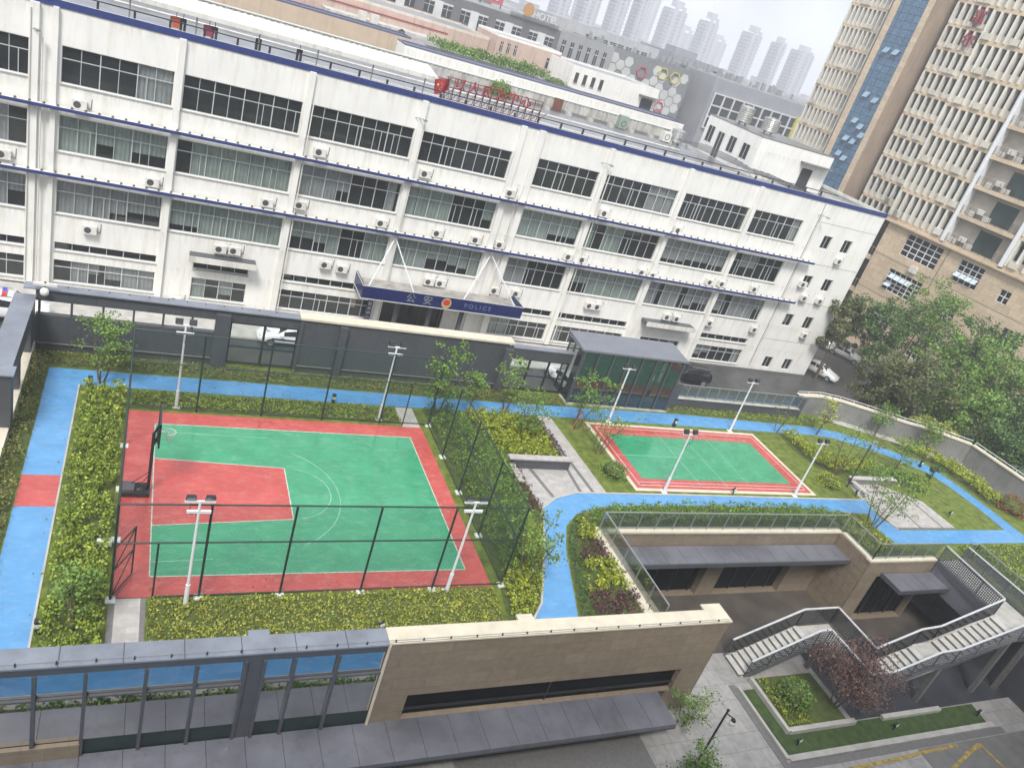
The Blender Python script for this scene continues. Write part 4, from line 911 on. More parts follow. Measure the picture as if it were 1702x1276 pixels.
def bollard(x, y, lab):
    t = thing('bollard_light', lab, 'bollard light', (x, y, 0)); MB().box(x-.08, x+.08, y-.08, y+.08, 0, .55).build('post', STEELB, t); MB().box(x-.085, x+.085, y-.087, y-.081, .32, .48).build('lens', LINEW, t); MB().box(x-.1, x+.1, y-.1, y+.1, .55, .6).build('cap', STEELB, t)
for x, y, lab in ((-1.7, 36.3, 'black bollard light by the small tree at the left path corner'), (9.95, 36.4, 'black bollard light between far path and court fence'), (-2.0, 20.9, 'black bollard light beside the near left end of the blue path'), (33.1, 36.62, 'bollard light at the path behind the badminton court'), (54.2, 33.3, 'bollard light on the lawn at the outer bend of the blue path')):
    bollard(x, y, lab)
ob_ = thing('residential_tower', 'tall grey tower on the near side facing the podium across the garden path', 'tower', (0, -10, PLZ))
MB().box(-30, 42, -22, -1.2, PLZ, 25).build('wall', mat('tower_wall_near', (.2, .2, .19), .7, .1, .3), ob_)
b = MB()
for k in range(9): b.box(-29.5, 41.5, -1.19, -1.15, PLZ+1+3.2*k, PLZ+2.8+3.2*k)
b.build('window_band', GLB, ob_)
# ------------------------------------------------------------------ court cage
fc = thing('court_fence', 'dark green chain-link cage with tall posts around the basketball court', 'fence', (0, 22.3, 0))
FH = 4.2; FX0, FX1, FY0, FY1 = 0.0, 15.0, 22.28, 34.7
posts = [(x, FY1) for x in (0, 3, 6.05, 9.1, 12.2)]+[(x, FY0) for x in (0, 2.85, 5.7, 8.8, 11.8)]+[(FX1, y) for y in (22.4, 25.6, 28.8, 31.8, 34.8)]+[(FX0, y) for y in (25.4, 28.5, 31.6)]
for x, y in posts: MB().tube((x, y, 0), (x, y, FH), .045, n=8).build('post', STEELD, fc)
MB().tube((1.32, FY0, 0), (1.32, FY0, 2.55), .035).build('gate_post', STEELD, fc); MB().tube((13.5, FY1, 0), (13.5, FY1, 2.5), .035).build('gate_post', STEELD, fc)
b = MB()
CR = [(FX0, FY0), (FX1, FY0+.1), (FX1, FY1+.1), (FX0, FY1)]
for i in range(4):
    a, c = CR[i], CR[(i+1) % 4]
    for z in (.1, 2.55, FH):
        if i == 0 and z < 1: b.tube((1.3, FY0, z), (*c, z), .028, n=6)
        else: b.tube((*a, z), (*c, z), .032 if z > 1 else .025, n=6)
b.build('rail', STEELD, fc)
for i in range(4):
    a, c = CR[i], CR[(i+1) % 4]
    MB().poly([(*a, .1), (*c, .1), (*c, FH), (*a, FH)]).build('wire_mesh', NET, fc)
for x, y in posts[5:]: MB().box(x-.16, x+.16, y-.2, y+.12, 0, .06).build('post_base', LINEW, fc)
g = MB(); ga = R(62); gx, gy = math.cos(ga)*1.3, math.sin(ga)*1.3
for z in (.12, 1.3, 2.3): g.tube((.02, FY0+.05, z), (gx, FY0+gy, z), .025, n=6)
g.tube((gx, FY0+gy, .12), (gx, FY0+gy, 2.3), .03, n=6); g.tube((.02, FY0+.05, 1.3), (gx, FY0+gy, 2.3), .02, n=6); g.tube((.02, FY0+.05, .12), (gx, FY0+gy, 1.3), .02, n=6)
go = g.build('gate', STEELD, fc); MB().poly([(.02, FY0+.05, .12), (gx, FY0+gy, .12), (gx, FY0+gy, 2.3), (.02, FY0+.05, 2.3)]).build('gate_mesh', NET, go)
cb_ = MB(); 
tag(MB().box(-.62, -.12, 24.9, 25.1, .1, .35).build('switch_box', LINEW), 'small white box outside the left cage fence by the hedge', 'box')
# ------------------------------------------------------------------ basketball hoop
hp = thing('basketball_hoop', 'portable basketball hoop with black wheeled base and pole at the left end of the court', 'basketball hoop', (.55, 28.35, 0))
b = MB(); b.box(.02, 1.08, 27.95, 28.7, .03, .22); b.build('base', mat('black_plastic', (.03, .03, .032), .5, .1, 3), hp)
b = MB(); b.box(.06, .5, 28.02, 28.62, .22, .34); b.build('ballast_box', mat('grey_plastic', (.09, .09, .095), .5, .1, 3), hp)
b = MB()
for r_ in (.22, .17, .26): b.ring((.72, 28.33, .25+.02*r_*10), r_, .012, 18)
b.build('coiled_cable', STEELB, hp)
b = MB(); b.bar((1.02, 28.35, .1), (1.02, 28.35, 2.95), .12, .12); b.tube((.98, 28.35, 1.0), (.3, 28.5, .25), .015); b.tube((.98, 28.35, .85), (.6, 28.2, .25), .015); b.bar((1.02, 28.35, 2.3), (1.18, 28.4, 2.75), .05, .08); b.bar((1.02, 28.35, 2.9), (1.2, 28.4, 3.3), .05, .08); b.build('pole', STEELB, hp)
b = MB(); b.box(1.19, 1.22, 27.6, 29.3, 2.75, 3.75); bo = b.build('backboard', glass('board_glass', (.75, .8, .8), .15, .03, .2, (.3, .3, .3)), hp)
b = MB(); 
for a in ((27.58, 29.32, 2.73, 2.79), (27.58, 29.32, 3.71, 3.77)): b.box(1.17, 1.24, *a)
for a in ((27.58, 27.64), (29.26, 29.32)): b.box(1.17, 1.24, *a, 2.73, 3.77)
b.box(1.14, 1.19, 28.1, 28.8, 2.6, 3.1); b.build('board_frame', STEELB, hp)
RX = 1.24+.36; ri = MB().ring((RX, 28.45, 2.95), .225, .012, 26); ri.box(1.22, 1.4, 28.4, 28.5, 2.93, 2.96); ro = ri.build('rim', mat('white_rim', (.7, .68, .66), .4), hp)
b = MB()
for k in range(12):
    a = 6.283*k/12
    for s_g in (-1, 1):
        p = Vector((RX+.22*math.cos(a), 28.45+.22*math.sin(a), 2.94))
        for j, (rr_, zz) in enumerate(((.17, 2.8), (.13, 2.66), (.1, 2.52))):
            a2 = a+s_g*.26*(j+1); q = Vector((RX+rr_*math.cos(a2), 28.45+rr_*math.sin(a2), zz)); b.tube(p, q, .005, n=3, cap=False); p = q
b.build('net', LINEW, ro)
# ------------------------------------------------------------------ floodlight poles
def floodlight(x, y, H, label, lower=True, rot=0, cable=True):
    t = thing('floodlight_pole', label, 'floodlight', (x, y, 0), rot, 'white floodlight poles beside the courts')
    def W(p): return (x+p[0]*math.cos(rot)-p[1]*math.sin(rot), y+p[0]*math.sin(rot)+p[1]*math.cos(rot), p[2])
    b = MB(); b.tube(W((0, 0, .03)), W((0, 0, 1.0)), .085, .08, 12); b.tube(W((0, 0, 1.0)), W((0, 0, H)), .055, .045, 12)
    q = [W((s*.17, d*.17, 0)) for s, d in ((-1, -1), (1, -1), (1, 1), (-1, 1))]; b.prism([(a[0], a[1]) for a in q], 0, .03); b.build('pole', STEELW, t)
    b = MB(); b.bar(W((-.48, 0, H)), W((.48, 0, H)), .07, .07)
    if lower: b.bar(W((-.38, 0, H-.42)), W((.38, 0, H-.42)), .08, .1)
    b.build('cross_arm', STEELW, t)
    for s in (-1, 1):
        c = Vector(W((s*.3, -.02, H+.17))); f = Vector(W((0, -1, 0)))-Vector(W((0, 0, 0))); sd_ = Vector(W((1, 0, 0)))-Vector(W((0, 0, 0)))
        nrm = (f*.75+Vector((0, 0, -.45))).normalized(); up = sd_.cross(nrm); up = up if up.z > 0 else -up
        b = MB(); k = 0; hw, hh = .17, .14
        F = [c+sd_*a*hw+up*e*hh+nrm*.05 for a, e in ((-1, -1), (1, -1), (1, 1), (-1, 1))]; Bk = [c+sd_*a*hw*.8+up*e*hh*.8-nrm*.07 for a, e in ((-1, -1), (1, -1), (1, 1), (-1, 1))]
        b.v = [tuple(v) for v in F+Bk]; b.f = [(0, 1, 2, 3), (7, 6, 5, 4)]+[(i, i+4, (i+1) % 4+4, (i+1) % 4) for i in range(4)]
        h = b.build('lamp_head', STEELB, t); F2 = [c+sd_*a*hw*.85+up*e*hh*.8+nrm*.054 for a, e in ((-1, -1), (1, -1), (1, 1), (-1, 1))]; MB().poly(F2).build('lens', mat('lamp_lens', (.3, .33, .34), .15), h)
    if cable:
        b = MB(); P = [W((-.28, 0, H-.05)), W((-.3, .05, H-.5)), W((-.2, .08, H-.62)), W((-.1, .05, H-.45)), W((-.02, .06, H-.9))]
        for a, c in zip(P, P[1:]): b.tube(a, c, .012, n=4)
        b.build('cable', STEELB, t)
LP = [((2.4, 21.9), 4.65, 'floodlight pole at the near left corner of the basketball cage', True, 0), ((12.4, 22.1), 4.65, 'floodlight pole at the near right side of the basketball cage', True, 0), ((2.1, 35.0), 4.5, 'floodlight pole behind the far left part of the basketball cage', True, math.pi), ((12.25, 35.05), 4.5, 'floodlight pole behind the far right part of the basketball cage', True, math.pi),
      ((27.85, 29.3), 3.95, 'floodlight pole at the near left corner of the badminton court', False, math.pi), ((37.95, 29.3), 3.95, 'floodlight pole at the near right corner of the badminton court', False, math.pi), ((27.85, 36.6), 3.95, 'floodlight pole behind the badminton court in front of the glass pavilion', False, math.pi), ((37.95, 36.55), 3.95, 'floodlight pole at the far right corner of the badminton court', False, math.pi)]
for (x, y), H, lab, lo, ro_ in LP: floodlight(x, y, H, lab, lo, ro_ if lo is False or ro_ == 0 else math.pi)
t = thing('garden_lamp', 'slim dark garden lamp with two round heads at the patio corner', 'lamp', (43.66, 30.4, 0))
MB().tube((43.66, 30.4, 0), (43.66, 30.4, 3.6), .045, .03).build('pole', STEELB, t)
for s in (-1, 1):
    b = MB(); b.bar((43.66, 30.4, 3.5), (43.66+s*.35, 30.4+s*.1, 3.65), .04, .04); b.ring((43.66+s*.42, 30.4+s*.12, 3.64), .15, .03, 16); b.build('lamp_head', STEELG, t)
t = thing('garden_lamp', 'black post lamp with hanging white globe on the plaza below', 'lamp', (23.9, 16.1, PLZ))
H = 3.1; MB().tube((23.9, 16.1, PLZ), (23.9, 16.1, PLZ+H), .055, .045).ball((23.9, 16.1, PLZ+H+.04), .07, .07, .07).build('pole', STEELB, t)
MB().bar((23.9, 16.1, PLZ+H-.15), (24.2, 15.85, PLZ+H-.25), .04, .04).build('arm', STEELB, t)
b = MB().ball((24.2, 15.85, PLZ+H-.5), .14, .14, .16); b.build('globe', LINEW, t, True); MB().tube((24.2, 15.85, PLZ+H-.36), (24.2, 15.85, PLZ+H-.22), .12, .03).build('cap', STEELB, t)
# seat wall of the first patio and low wall of the second
t = thing('seat_wall', 'low dark-tiled seat wall with pale top beside the fenced court', 'wall', (20.5, 31.2, 0))
MB().box(18.75, 22.3, 31.05, 31.35, 0, .6).build('wall_face', DTILE, t); MB().box(18.5, 22.38, 30.98, 31.42, .6, .68).box(18.5, 18.85, 29.4, 30.98, .3, .38).build('seat_top', PAVEP, t)
t = thing('seat_wall', 'L-shaped low wall with pale top at the right-hand patio', 'wall', (45, 30.5, 0))
MB().box(44.3, 48.6, 30.75, 31.0, 0, .42).build('wall_face', PAVED, t); MB().box(44.15, 48.65, 30.68, 31.05, .42, .49).box(44.1, 44.45, 29.2, 30.67, .3, .37).build('seat_top', CONC, t)
# ------------------------------------------------------------------ planting
bed('hedge', 'broad yellow-green hedge between the left blue path and the basketball cage', 'hedge', [(-1.95, 19.5), (-.2, 19.5), (-.2, 34.6), (-.15, 36.2), (-1.95, 36.2)], .6, L_OL, .1, 420, clump=.27)
bed('hedge', 'brownish low hedge left of the blue path along the stone sill', 'hedge', [(-4.35, 20), (-3.62, 20), (-3.62, 38.0), (-4.35, 38.6)], .42, L_BR, .085, 380, clump=.2)
bed('ground_cover', 'low yellow-brown ground cover between far path and the cage', 'ground cover', [(.15, 34.85), (13.4, 34.85), (13.4, 36.35), (.15, 36.2)], .16, L_OL, .08, 330, kind='stuff', clump=.18)
bed('ground_cover', 'grassy strip at the foot of the charcoal wall', 'ground cover', [(-4.3, 38.05), (25.4, 38.1), (25.4, 39.4), (-4.3, 39.4)], .14, L_BR, .09, 200, kind='stuff')
bed('ground_cover', 'grassy strip at the foot of the glass parapet', 'ground cover', [(33.7, 38.45), (47.5, 38.2), (49, 39.6), (33.7, 39.2)], .14, L_OL, .08, 140, kind='stuff')
bed('ground_cover', 'yellow-green low ground cover before the near side of the cage', 'ground cover', [(1.2, 19.5), (14.3, 19.5), (14.5, 22.15), (1.2, 22.15)], .13, L_TAN, .075, 380, kind='stuff', clump=.16)
bed('ground_cover', 'bright yellow sprigs scattered over the near ground cover', 'ground cover', [(1.2, 19.5), (14.3, 19.5), (14.5, 22.15), (1.2, 22.15)], .17, L_YG, .075, 70, z=.03, kind='stuff', clump=.3)
bed('shrub_bed', 'mid green shrubs just outside the right side of the cage', 'shrub bed', [(15.15, 23.2), (16.4, 23.2), (17.6, 26), (18.4, 28), (18.5, 31.2), (17.6, 34), (17.0, 36.5), (15.15, 36.5)], .6, L_GR, .095, 300, clump=.24)
bed('shrub_bed', 'bright yellow-green shrubs beside the pale patio strip', 'shrub bed', [(17.4, 36.4), (18.2, 33.2), (18.9, 31.8), (22.0, 31.8), (22.0, 35.3), (20.6, 36.4)], .5, L_YG, .11, 330, clump=.26)
bed('shrub_bed', 'narrow dark purple shrub strip along the pale patio strip', 'shrub bed', [(22.05, 31.6), (22.6, 31.6), (22.55, 35.3), (20.9, 36.5), (20.6, 36.4), (22.05, 35.3)], .35, L_PU, .08, 300, clump=.18)
bed('shrub_bed', 'purple shrub strip between seat wall and bend of the blue path', 'shrub bed', [(18.45, 26.4), (18.75, 26.1), (19.15, 27.6), (19.0, 31), (18.55, 31)], .35, L_PU, .08, 300, clump=.18)
bed('hedge', 'rounded yellow-green hedge at the near left of the winding path', 'hedge', [(14.5, 19.6), (15.0, 19.6), (16.4, 21.2), (17.6, 23.9), (18.4, 26.0), (17.6, 26.0), (16.4, 23.1), (15.15, 23.0), (14.9, 22.1)], .55, L_YG, .09, 430, clump=.2)
bed('hedge', 'thin clipped green edging on the inner side of the winding path', 'hedge', [(17.75, 19.5), (18.25, 19.5), (19.2, 22.4), (19.8, 24.6), (20.6, 26.2), (21.5, 27.1), (21.3, 27.2), (20.2, 26.3), (19.35, 24.6), (18.7, 22.5)], .32, L_DK, .07, 420, clump=.16)
bed('shrub_bed', 'yellow-green shrub patch at the far corner beside the glass railing', 'shrub bed', [(20.0, 24.9), (21.3, 24.9), (21.3, 25.7), (20.9, 26.7), (20.4, 26.0)], .5, L_YG, .11, 330, clump=.25)
bed('shrub_bed', 'upper dark purple shrub patch beside the glass railing', 'shrub bed', [(19.5, 23.5), (21.3, 23.5), (21.3, 24.9), (20.0, 24.9)], .4, L_PU, .09, 300)
bed('shrub_bed', 'large yellow-green shrub patch between the two purple ones', 'shrub bed', [(18.85, 21.5), (21.3, 21.5), (21.3, 23.5), (19.5, 23.5)], .5, L_YG, .11, 340, clump=.26)
bed('shrub_bed', 'lower dark purple shrub patch against the stone parapet', 'shrub bed', [(18.3, 19.5), (21.3, 19.5), (21.3, 21.5), (18.85, 21.5)], .45, L_PU, .09, 300)
bed('hedge', 'long clipped green hedge between blue path and sunken court railing', 'hedge', [(21.3, 26.2), (39.2, 26.2), (39.6, 27.6), (37, 27.95), (28.2, 27.95), (23, 27.7), (21.5, 27.1)], .5, L_GR, .085, 330, clump=.2)
bed('hedge', 'curving yellow-green hedge right of the badminton court', 'hedge', [(42.6, 36.6), (43.8, 36.6), (44.0, 34.9), (45.1, 33.4), (46.5, 33.2), (48.2, 33.3), (48.4, 32.3), (46, 31.9), (43.9, 31.9), (42.8, 32.6), (42.4, 34.5)], .6, L_YG, .1, 380, clump=.24)
bed('hedge', 'long yellow-green hedge outside the bend of the path at the ramp wall', 'hedge', [(54.9, 35.0), (56.2, 33.6), (56.6, 31.5), (56.7, 28.5), (58.6, 28.7), (58.7, 31.5), (58.5, 33.8), (56.9, 35.2), (54.2, 36.9)], .65, L_YG, .11, 330, clump=.26)
bed('hedge', 'dark green low hedge behind the right-hand patio', 'hedge', [(44.6, 31.2), (48.8, 31.2), (50.4, 29.9), (52, 30.4), (51.2, 31.6), (49, 32.2), (45, 31.8)], .6, L_GR, .1, 330, clump=.24)
bed('ground_cover', 'low planting in the corner bed by the railing turn', 'ground cover', [(39.2, 23.6), (42.2, 23.6), (41.9, 26.4), (41.9, 27.4), (39.9, 27.6), (39.2, 26)], .2, L_YG, .09, 160, kind='stuff')
bed('ground_cover', 'rough grass right of the stair bridge', 'ground cover', [(47.8, 12), (59, 12), (58.6, 24.4), (47.8, 24.4)], .16, L_OL, .1, 60, kind='stuff')
bed('shrub_bed', 'bright yellow-green edging inside the raised bed below the stairs', 'shrub bed', [(29.65, 16.8), (31.2, 16.8), (30.3, 19.6), (29.65, 19.6)], .25, L_YG, .08, 260, z=PLZ+.2)
P = np.column_stack([nr.uniform(-3.4, 40, 1100), nr.uniform(20, 38, 1100), np.full(1100, .045)])
e_ = (np.abs(P[:, 0]+2.4) < .12) | ((P[:, 1] > 36.7) & (P[:, 1] < 37.8)) | ((P[:, 1] > 28.2) & (P[:, 1] < 28.95) & (P[:, 0] > 22)) | (((P[:, 1] < 23.2) | (P[:, 1] > 33.6)) & (P[:, 0] > .2) & (P[:, 0] < 14.4) & (P[:, 1] > 22.5) & (P[:, 1] < 34.4)) | ((P[:, 0] > 13.7) & (P[:, 0] < 14.4) & (P[:, 1] > 23))
V, F = leaf_quads(P[e_], .07, .05); tag(np_obj('fallen_leaves', V, F, L_BR), 'scattered fallen leaves lying on the blue path and the court edges', 'fallen leaves', kind='stuff')
bush('round_shrub', 'round bright green shrub in the raised bed below the stairs', (31.0, 18.2, PLZ+.25), .95, 1.25, L_LT, 1500, .1)
tree('purple_maple', 'spreading reddish-purple maple tree inside the bend of the stairs', (33.4, 17.6, PLZ+.2), 3.7, 2.2, L_MP, 6500, .1, 3, clear=.28, cat='maple tree')
bush('round_shrub', 'rounded yellow-green bush right of the near badminton corner', (42.1, 30.6, 0), .85, .8, L_YG, 900)
bush('round_shrub', 'grey-green round bush at the left side of the badminton court', (25.2, 30.9, 0), .85, .8, L_LT, 700)
bush('round_shrub', 'red-tipped round bush near the right end of the ramp wall', (58.3, 28.2, 0), 1.2, 1.2, L_RD, 1300, .1)
bush('round_shrub', 'yellow-green clipped bush at the far corner of the right-hand patio', (51.1, 30.6, 0), .8, .75, L_YG, 700)
G_T = 'young trees on the roof garden'
for args in (('young loose tree with twin trunks at the left corner of the blue path', (-1.3, 36.9, 0), 3.9, 1.25, L_GR, 1500, .12, 3),
             ('tall young tree behind the far right corner of the cage', (15.6, 35.6, 0), 5.0, 1.2, L_GR, 1500, .13, 2),
             ('lighter young tree right of the cage corner', (17.9, 36.3, 0), 3.1, .95, L_LT, 900, .12, 1),
             ('thin young tree with upright crown before the charcoal wall', (20.3, 36.6, 0), 3.9, 1.0, L_LT, 1000, .12, 2),
             ('airy multi-stemmed tree in the bright shrub bed', (20.6, 33.9, 0), 3.3, 1.25, L_GR, 1000, .12, 4),
             ('tree tied to reddish stakes before the glass pavilion', (24.9, 35.5, 0), 4.5, 1.0, L_GR, 1200, .12, 2),
             ('sparse multi-stemmed tree at the left edge of the badminton court', (25.2, 33.0, 0), 3.3, 1.3, L_LT, 420, .13, 4),
             ('twiggy leafless-looking young tree behind the curving hedge', (42.7, 37.0, 0), 2.3, .7, L_BR, 120, .1, 3),
             ('ochre-leaved young tree by the path at the start of the ramp wall', (46.7, 37.0, 0), 3.4, 1.0, L_TAN, 900, .12, 2),
             ('tall thin-leaved tree on the lawn behind the slim garden lamp', (43.6, 31.6, 0), 4.6, 1.1, L_GR, 450, .12, 3),
             ('small bare-stemmed tree in the middle of the right lawn', (48.5, 33.2, 0), 2.6, .7, L_BR, 260, .11, 2),
             ('crooked young tree on the right lawn beside the path bend', (50.3, 32.4, 0), 3.3, 1.0, L_GR, 800, .12, 2),
             ('small dark green tree at the outer bend of the blue path', (52.3, 31.0, 0), 1.9, .55, L_DK, 800, .1, 1),
             ('many-stemmed tree in the corner bed beside the paved patio', (42.0, 26.4, 0), 4.4, 1.5, L_GR, 1300, .12, 6),
             ('pale green tree overlapping the middle of the ramp wall', (53.4, 37.4, 0), 3.0, 1.2, L_LT, 900, .13, 2),
             ('pale green tree leaning on the ramp wall above the long hedge', (57.2, 35.4, 0), 3.0, 1.3, L_LT, 900, .13, 2),
             ('staked young tree in the near left hedge', (-1.1, 20.9, 0), 2.9, .85, L_LT, 1000, .12, 1),
             ('young tree leaning over the winding blue path', (16.2, 22.5, 0), 3.9, 1.0, L_LT, 1100, .12, 3)):
    tree('young_tree', *args[:2], args[2], args[3], args[4], args[5], args[6], args[7], group=G_T, sparse=.7, clear=.3)
b = MB()
for dx, dy in ((-.5, -.3), (.5, -.2), (0, .5)): b.tube((24.9+dx, 35.5+dy, 0), (24.9+dx*.1, 35.5+dy*.1, 1.3), .03, n=5)
tag(b.build('tree_stakes', BARKR), 'reddish wooden stakes propping the tree before the glass pavilion', 'stakes')
for i, ((x, y, z), h, c, m_, k, lab) in enumerate((((24.0, 17.9, PLZ), 2.2, .9, L_LT, 1100, 'feathery light green tree at the corner of the stone building on the plaza'), ((23.2, 15.4, PLZ), 1.8, .9, L_GR, 1100, 'darker feathery tree at the lower edge of the plaza beside the lamp'), ((21.9, 14.6, PLZ), 1.6, 1.0, L_DK, 1000, 'dark shrub tree left of the plaza lamp'))):
    tree('plaza_tree', lab, (x, y, z), h, c, m_, k, .1, 3, clear=.15)
bed('facade_hedge', 'hedge on the ground along the near facade mirrored in its glass', 'hedge', [(-14, 15.7), (12.5, 15.7), (12.5, 17.0), (-14, 17.0)], .3, L_GR, .1, 420, z=PLZ)
struct('facade_path_kerb', MB().box(-30, 12.5, 15.2, 15.4, PLZ, PLZ+.1), BEIGE_C)
# street trees beyond the ramp wall
protoT = []
def street_tree(i, x, y, h, r_, lab, lm):
    tree('street_tree', lab, (x, y, STZ), h, r_, lm, 8000, .23, 2, group='big street trees beyond the ramp wall', clear=.38, sparse=4.2, squash=1.1, cl=(.12, .25))
ST = [((1412, 520), 3, 9, 2.5, L_SB, 'greyish tree just right of the white building corner'), ((1472, 548), 2.5, 11, 3.7, L_DK, 'dark green street tree left before the beige tower podium'), ((1545, 530), 4, 12, 4.4, L_GR, 'tall street tree in front of the lower podium windows'), ((1625, 590), 4, 11.5, 4.2, L_DK, 'dense street tree right of the tall one'),
      ((1478, 640), 1, 9.5, 3.2, L_SB, 'brownish street tree above the row of dark posts'), ((1520, 650), 2, 10, 4.0, L_SB, 'large brown-green street tree in the middle of the roadside clump'), ((1590, 690), 1.5, 9.5, 3.8, L_GR, 'green street tree behind the middle of the ramp wall'), ((1690, 640), 4, 11, 4.3, L_GR, 'green street tree at the right picture edge under the podium'),
      ((1660, 760), 0, 8, 3.6, L_DK, 'very dark round tree behind the ramp wall corner'), ((1700, 720), 1.5, 8.5, 4.0, L_DK, 'dark tree rightmost above the ramp wall'), ((1545, 740), -.5, 7, 2.6, L_TAN, 'pale yellowish tree overhanging the ramp wall coping'), ((1500, 700), -1.5, 5, 1.4, L_GR, 'small green shrub tree by the row of dark posts'), ((1590, 620), 3.2, 10.5, 3.6, L_GR, 'fresh green street tree filling the clump centre')]
for i, ((px, py), zc, h, r_, lm, lab) in enumerate(ST):
    p = onz(px, py, zc); street_tree(i, p.x, p.y, (zc-STZ)+r_*.9, r_, lab, lm)
# row of dark bottle-like posts (fence) beyond ramp wall
bp = thing('picket_fence', 'row of dark rounded pickets behind the ramp wall', 'fence', (54, 44, STZ))
b = MB()
for i in range(34):
    x, y = 52.0+.42*i, 43.6-.12*i; b.tube((x, y, STZ), (x, y, STZ+1.3), .11, .1, 7); b.ball((x, y, STZ+1.35), .12, .12, .14, 7, 4)
b.build('pickets', mat('dark_picket', (.05, .055, .07), .5), bp); MB().bar((52, 43.6, STZ+.9), (66, 39.6, STZ+.9), .06, .06).build('rail', STEELB, bp)
t = thing('street_pole', 'thick pale street pole at the right picture edge among the trees', 'pole', tuple(onz(1668, 805, STZ)))
q = onz(1668, 805, STZ); MB().tube((q.x, q.y, STZ), (q.x, q.y, STZ+7.5), .12, .1).build('pole', STEELW, t)

# ------------------------------------------------------------------ cars
CGL = mat('car_glass', (.02, .025, .03), .08, .1, 2); TYRE = mat('tyre', (.02, .02, .02), .8); RIMM = mat('wheel_rim', (.4, .41, .42), .3, .05, 3, metal=.7)
PLATE = mat('plate_blue', (.02, .06, .3), .5)
def car(label, loc, rz, kind='sedan', paint=(.75, .76, .77), police=False, group=None, pname='car_paint_white'):
    t = thing('police_car' if police else 'parked_car', label, 'car', loc, rz, group)
    P = mat(pname, paint, .22, .03, 2, spec=.6)
    # stations: x, half width, bottom z, shoulder z, top z, top half width (front is +x)
    if kind == 'sedan':
        S = [(-2.35, .6, .38, .75, .8, .5), (-2.25, .8, .28, .92, 1.0, .72), (-1.75, .88, .22, .96, 1.06, .78), (-1.05, .9, .2, .95, 1.42, .6), (-.3, .9, .2, .94, 1.47, .62), (.35, .9, .2, .93, 1.42, .6), (1.05, .9, .2, .9, .98, .78), (1.75, .88, .22, .84, .9, .74), (2.2, .78, .26, .7, .76, .6), (2.38, .55, .35, .55, .6, .4)]
        gx = (-1.62, -1.0, .3, 1.0)
    else:
        S = [(-2.3, .7, .45, .95, 1.2, .6), (-2.22, .88, .32, 1.05, 1.3, .7), (-1.95, .93, .28, 1.1, 1.62, .64), (-1.0, .95, .26, 1.1, 1.72, .68), (-.2, .95, .26, 1.08, 1.74, .68), (.35, .95, .26, 1.07, 1.68, .66), (1.0, .95, .26, 1.06, 1.16, .8), (1.7, .93, .28, 1.0, 1.08, .78), (2.2, .84, .34, .88, .95, .66), (2.36, .6, .42, .7, .75, .5)]
        gx = (-1.95, -1.7, .3, .95)
    b = MB(); n = len(S)
    for (x, w_, zb, zs, zt, wt) in S:
        sec = [(w_*.85, zb), (w_, zb+(zs-zb)*.35), (w_, zb+(zs-zb)*.7), (w_*.96, zs), (wt+.03, zt-.03), (wt*.6, zt+.01)]
        b.v += [(x, -p, q) for p, q in sec[::-1]][::-1][0:0]
        ring_ = [(x, -p, q) for p, q in sec]+[(x, p, q) for p, q in sec[::-1]]; b.v += ring_
    for i in range(n-1):
        for j in range(11): b.f.append((i*12+j, (i+1)*12+j, (i+1)*12+j+1, i*12+j+1))
        b.f.append((i*12+11, (i+1)*12+11, (i+1)*12, i*12))
    b.f.append(tuple(range(12))); b.f.append(tuple((n-1)*12+j for j in range(11, -1, -1)))
    bo = b.build('body', P); bo.parent = t; bo.location = Vector((bo.location.x, bo.location.y, bo.location.z)); 
    md = bo.modifiers.new('sub', 'SUBSURF'); md.levels = 1; md.render_levels = 2; bo.data.shade_smooth()
    def child(mb, nm, m_, par=None): o = mb.build(nm, m_); o.parent = par or t; return o
    def at_(x):
        for a, c in zip(S, S[1:]):
            if a[0] <= x <= c[0]: f = (x-a[0])/(c[0]-a[0]); return [a[k]+(c[k]-a[k])*f for k in range(6)]
    for s in (-1, 1):
        g = MB()
        for xa, xb in ((gx[1]-.15, (gx[1]+gx[2])/2-.04), ((gx[1]+gx[2])/2+.04, gx[2]+.25)):
            A, B = at_(xa), at_(xb)
            q = []
            for X, f in ((A, .12), (B, .12), (B, .84), (A, .84)):
                q.append((X[0], s*((X[1]*.96)*(1-f)+(X[5]+.03)*f+.012), X[3]*(1-f)+X[4]*f))
            g.poly(q if s < 0 else q[::-1])
        child(g, 'side_windows', CGL)
        h = MB(); X = at_(2.0); h.box(1.95, 2.24, s*.5-.15, s*.5+.15, X[3]-.14, X[3]-.0); child(h, 'headlight', mat('headlight', (.6, .62, .62), .1))
        h = MB(); h.box(-2.3, -2.1, s*.6-.15, s*.6+.15, .75, .9); child(h, 'tail_light', mat('tail_light', (.4, .02, .02), .2))
        h = MB(); h.box(.62, .82, s*1.02-.1, s*1.02+.1, .93+(.15 if kind != 'sedan' else 0), 1.07+(.15 if kind != 'sedan' else 0)); child(h, 'wing_mirror', P)
    def screen(xa, xb, nm):
        A, B = at_(xa), at_(xb); g = MB(); dz = .022
        g.poly([(xa, -A[5]*.92, A[4]+dz), (xb, -B[5]*.92, B[4]+dz), (xb, B[5]*.92, B[4]+dz), (xa, A[5]*.92, A[4]+dz)][::1 if xb > xa else -1]); child(g, nm, CGL)
    screen(gx[2]+.08, gx[3]+.02, 'windscreen'); screen(gx[0], gx[1]-.06, 'rear_window')
    wr_ = .33 if kind == 'sedan' else .38
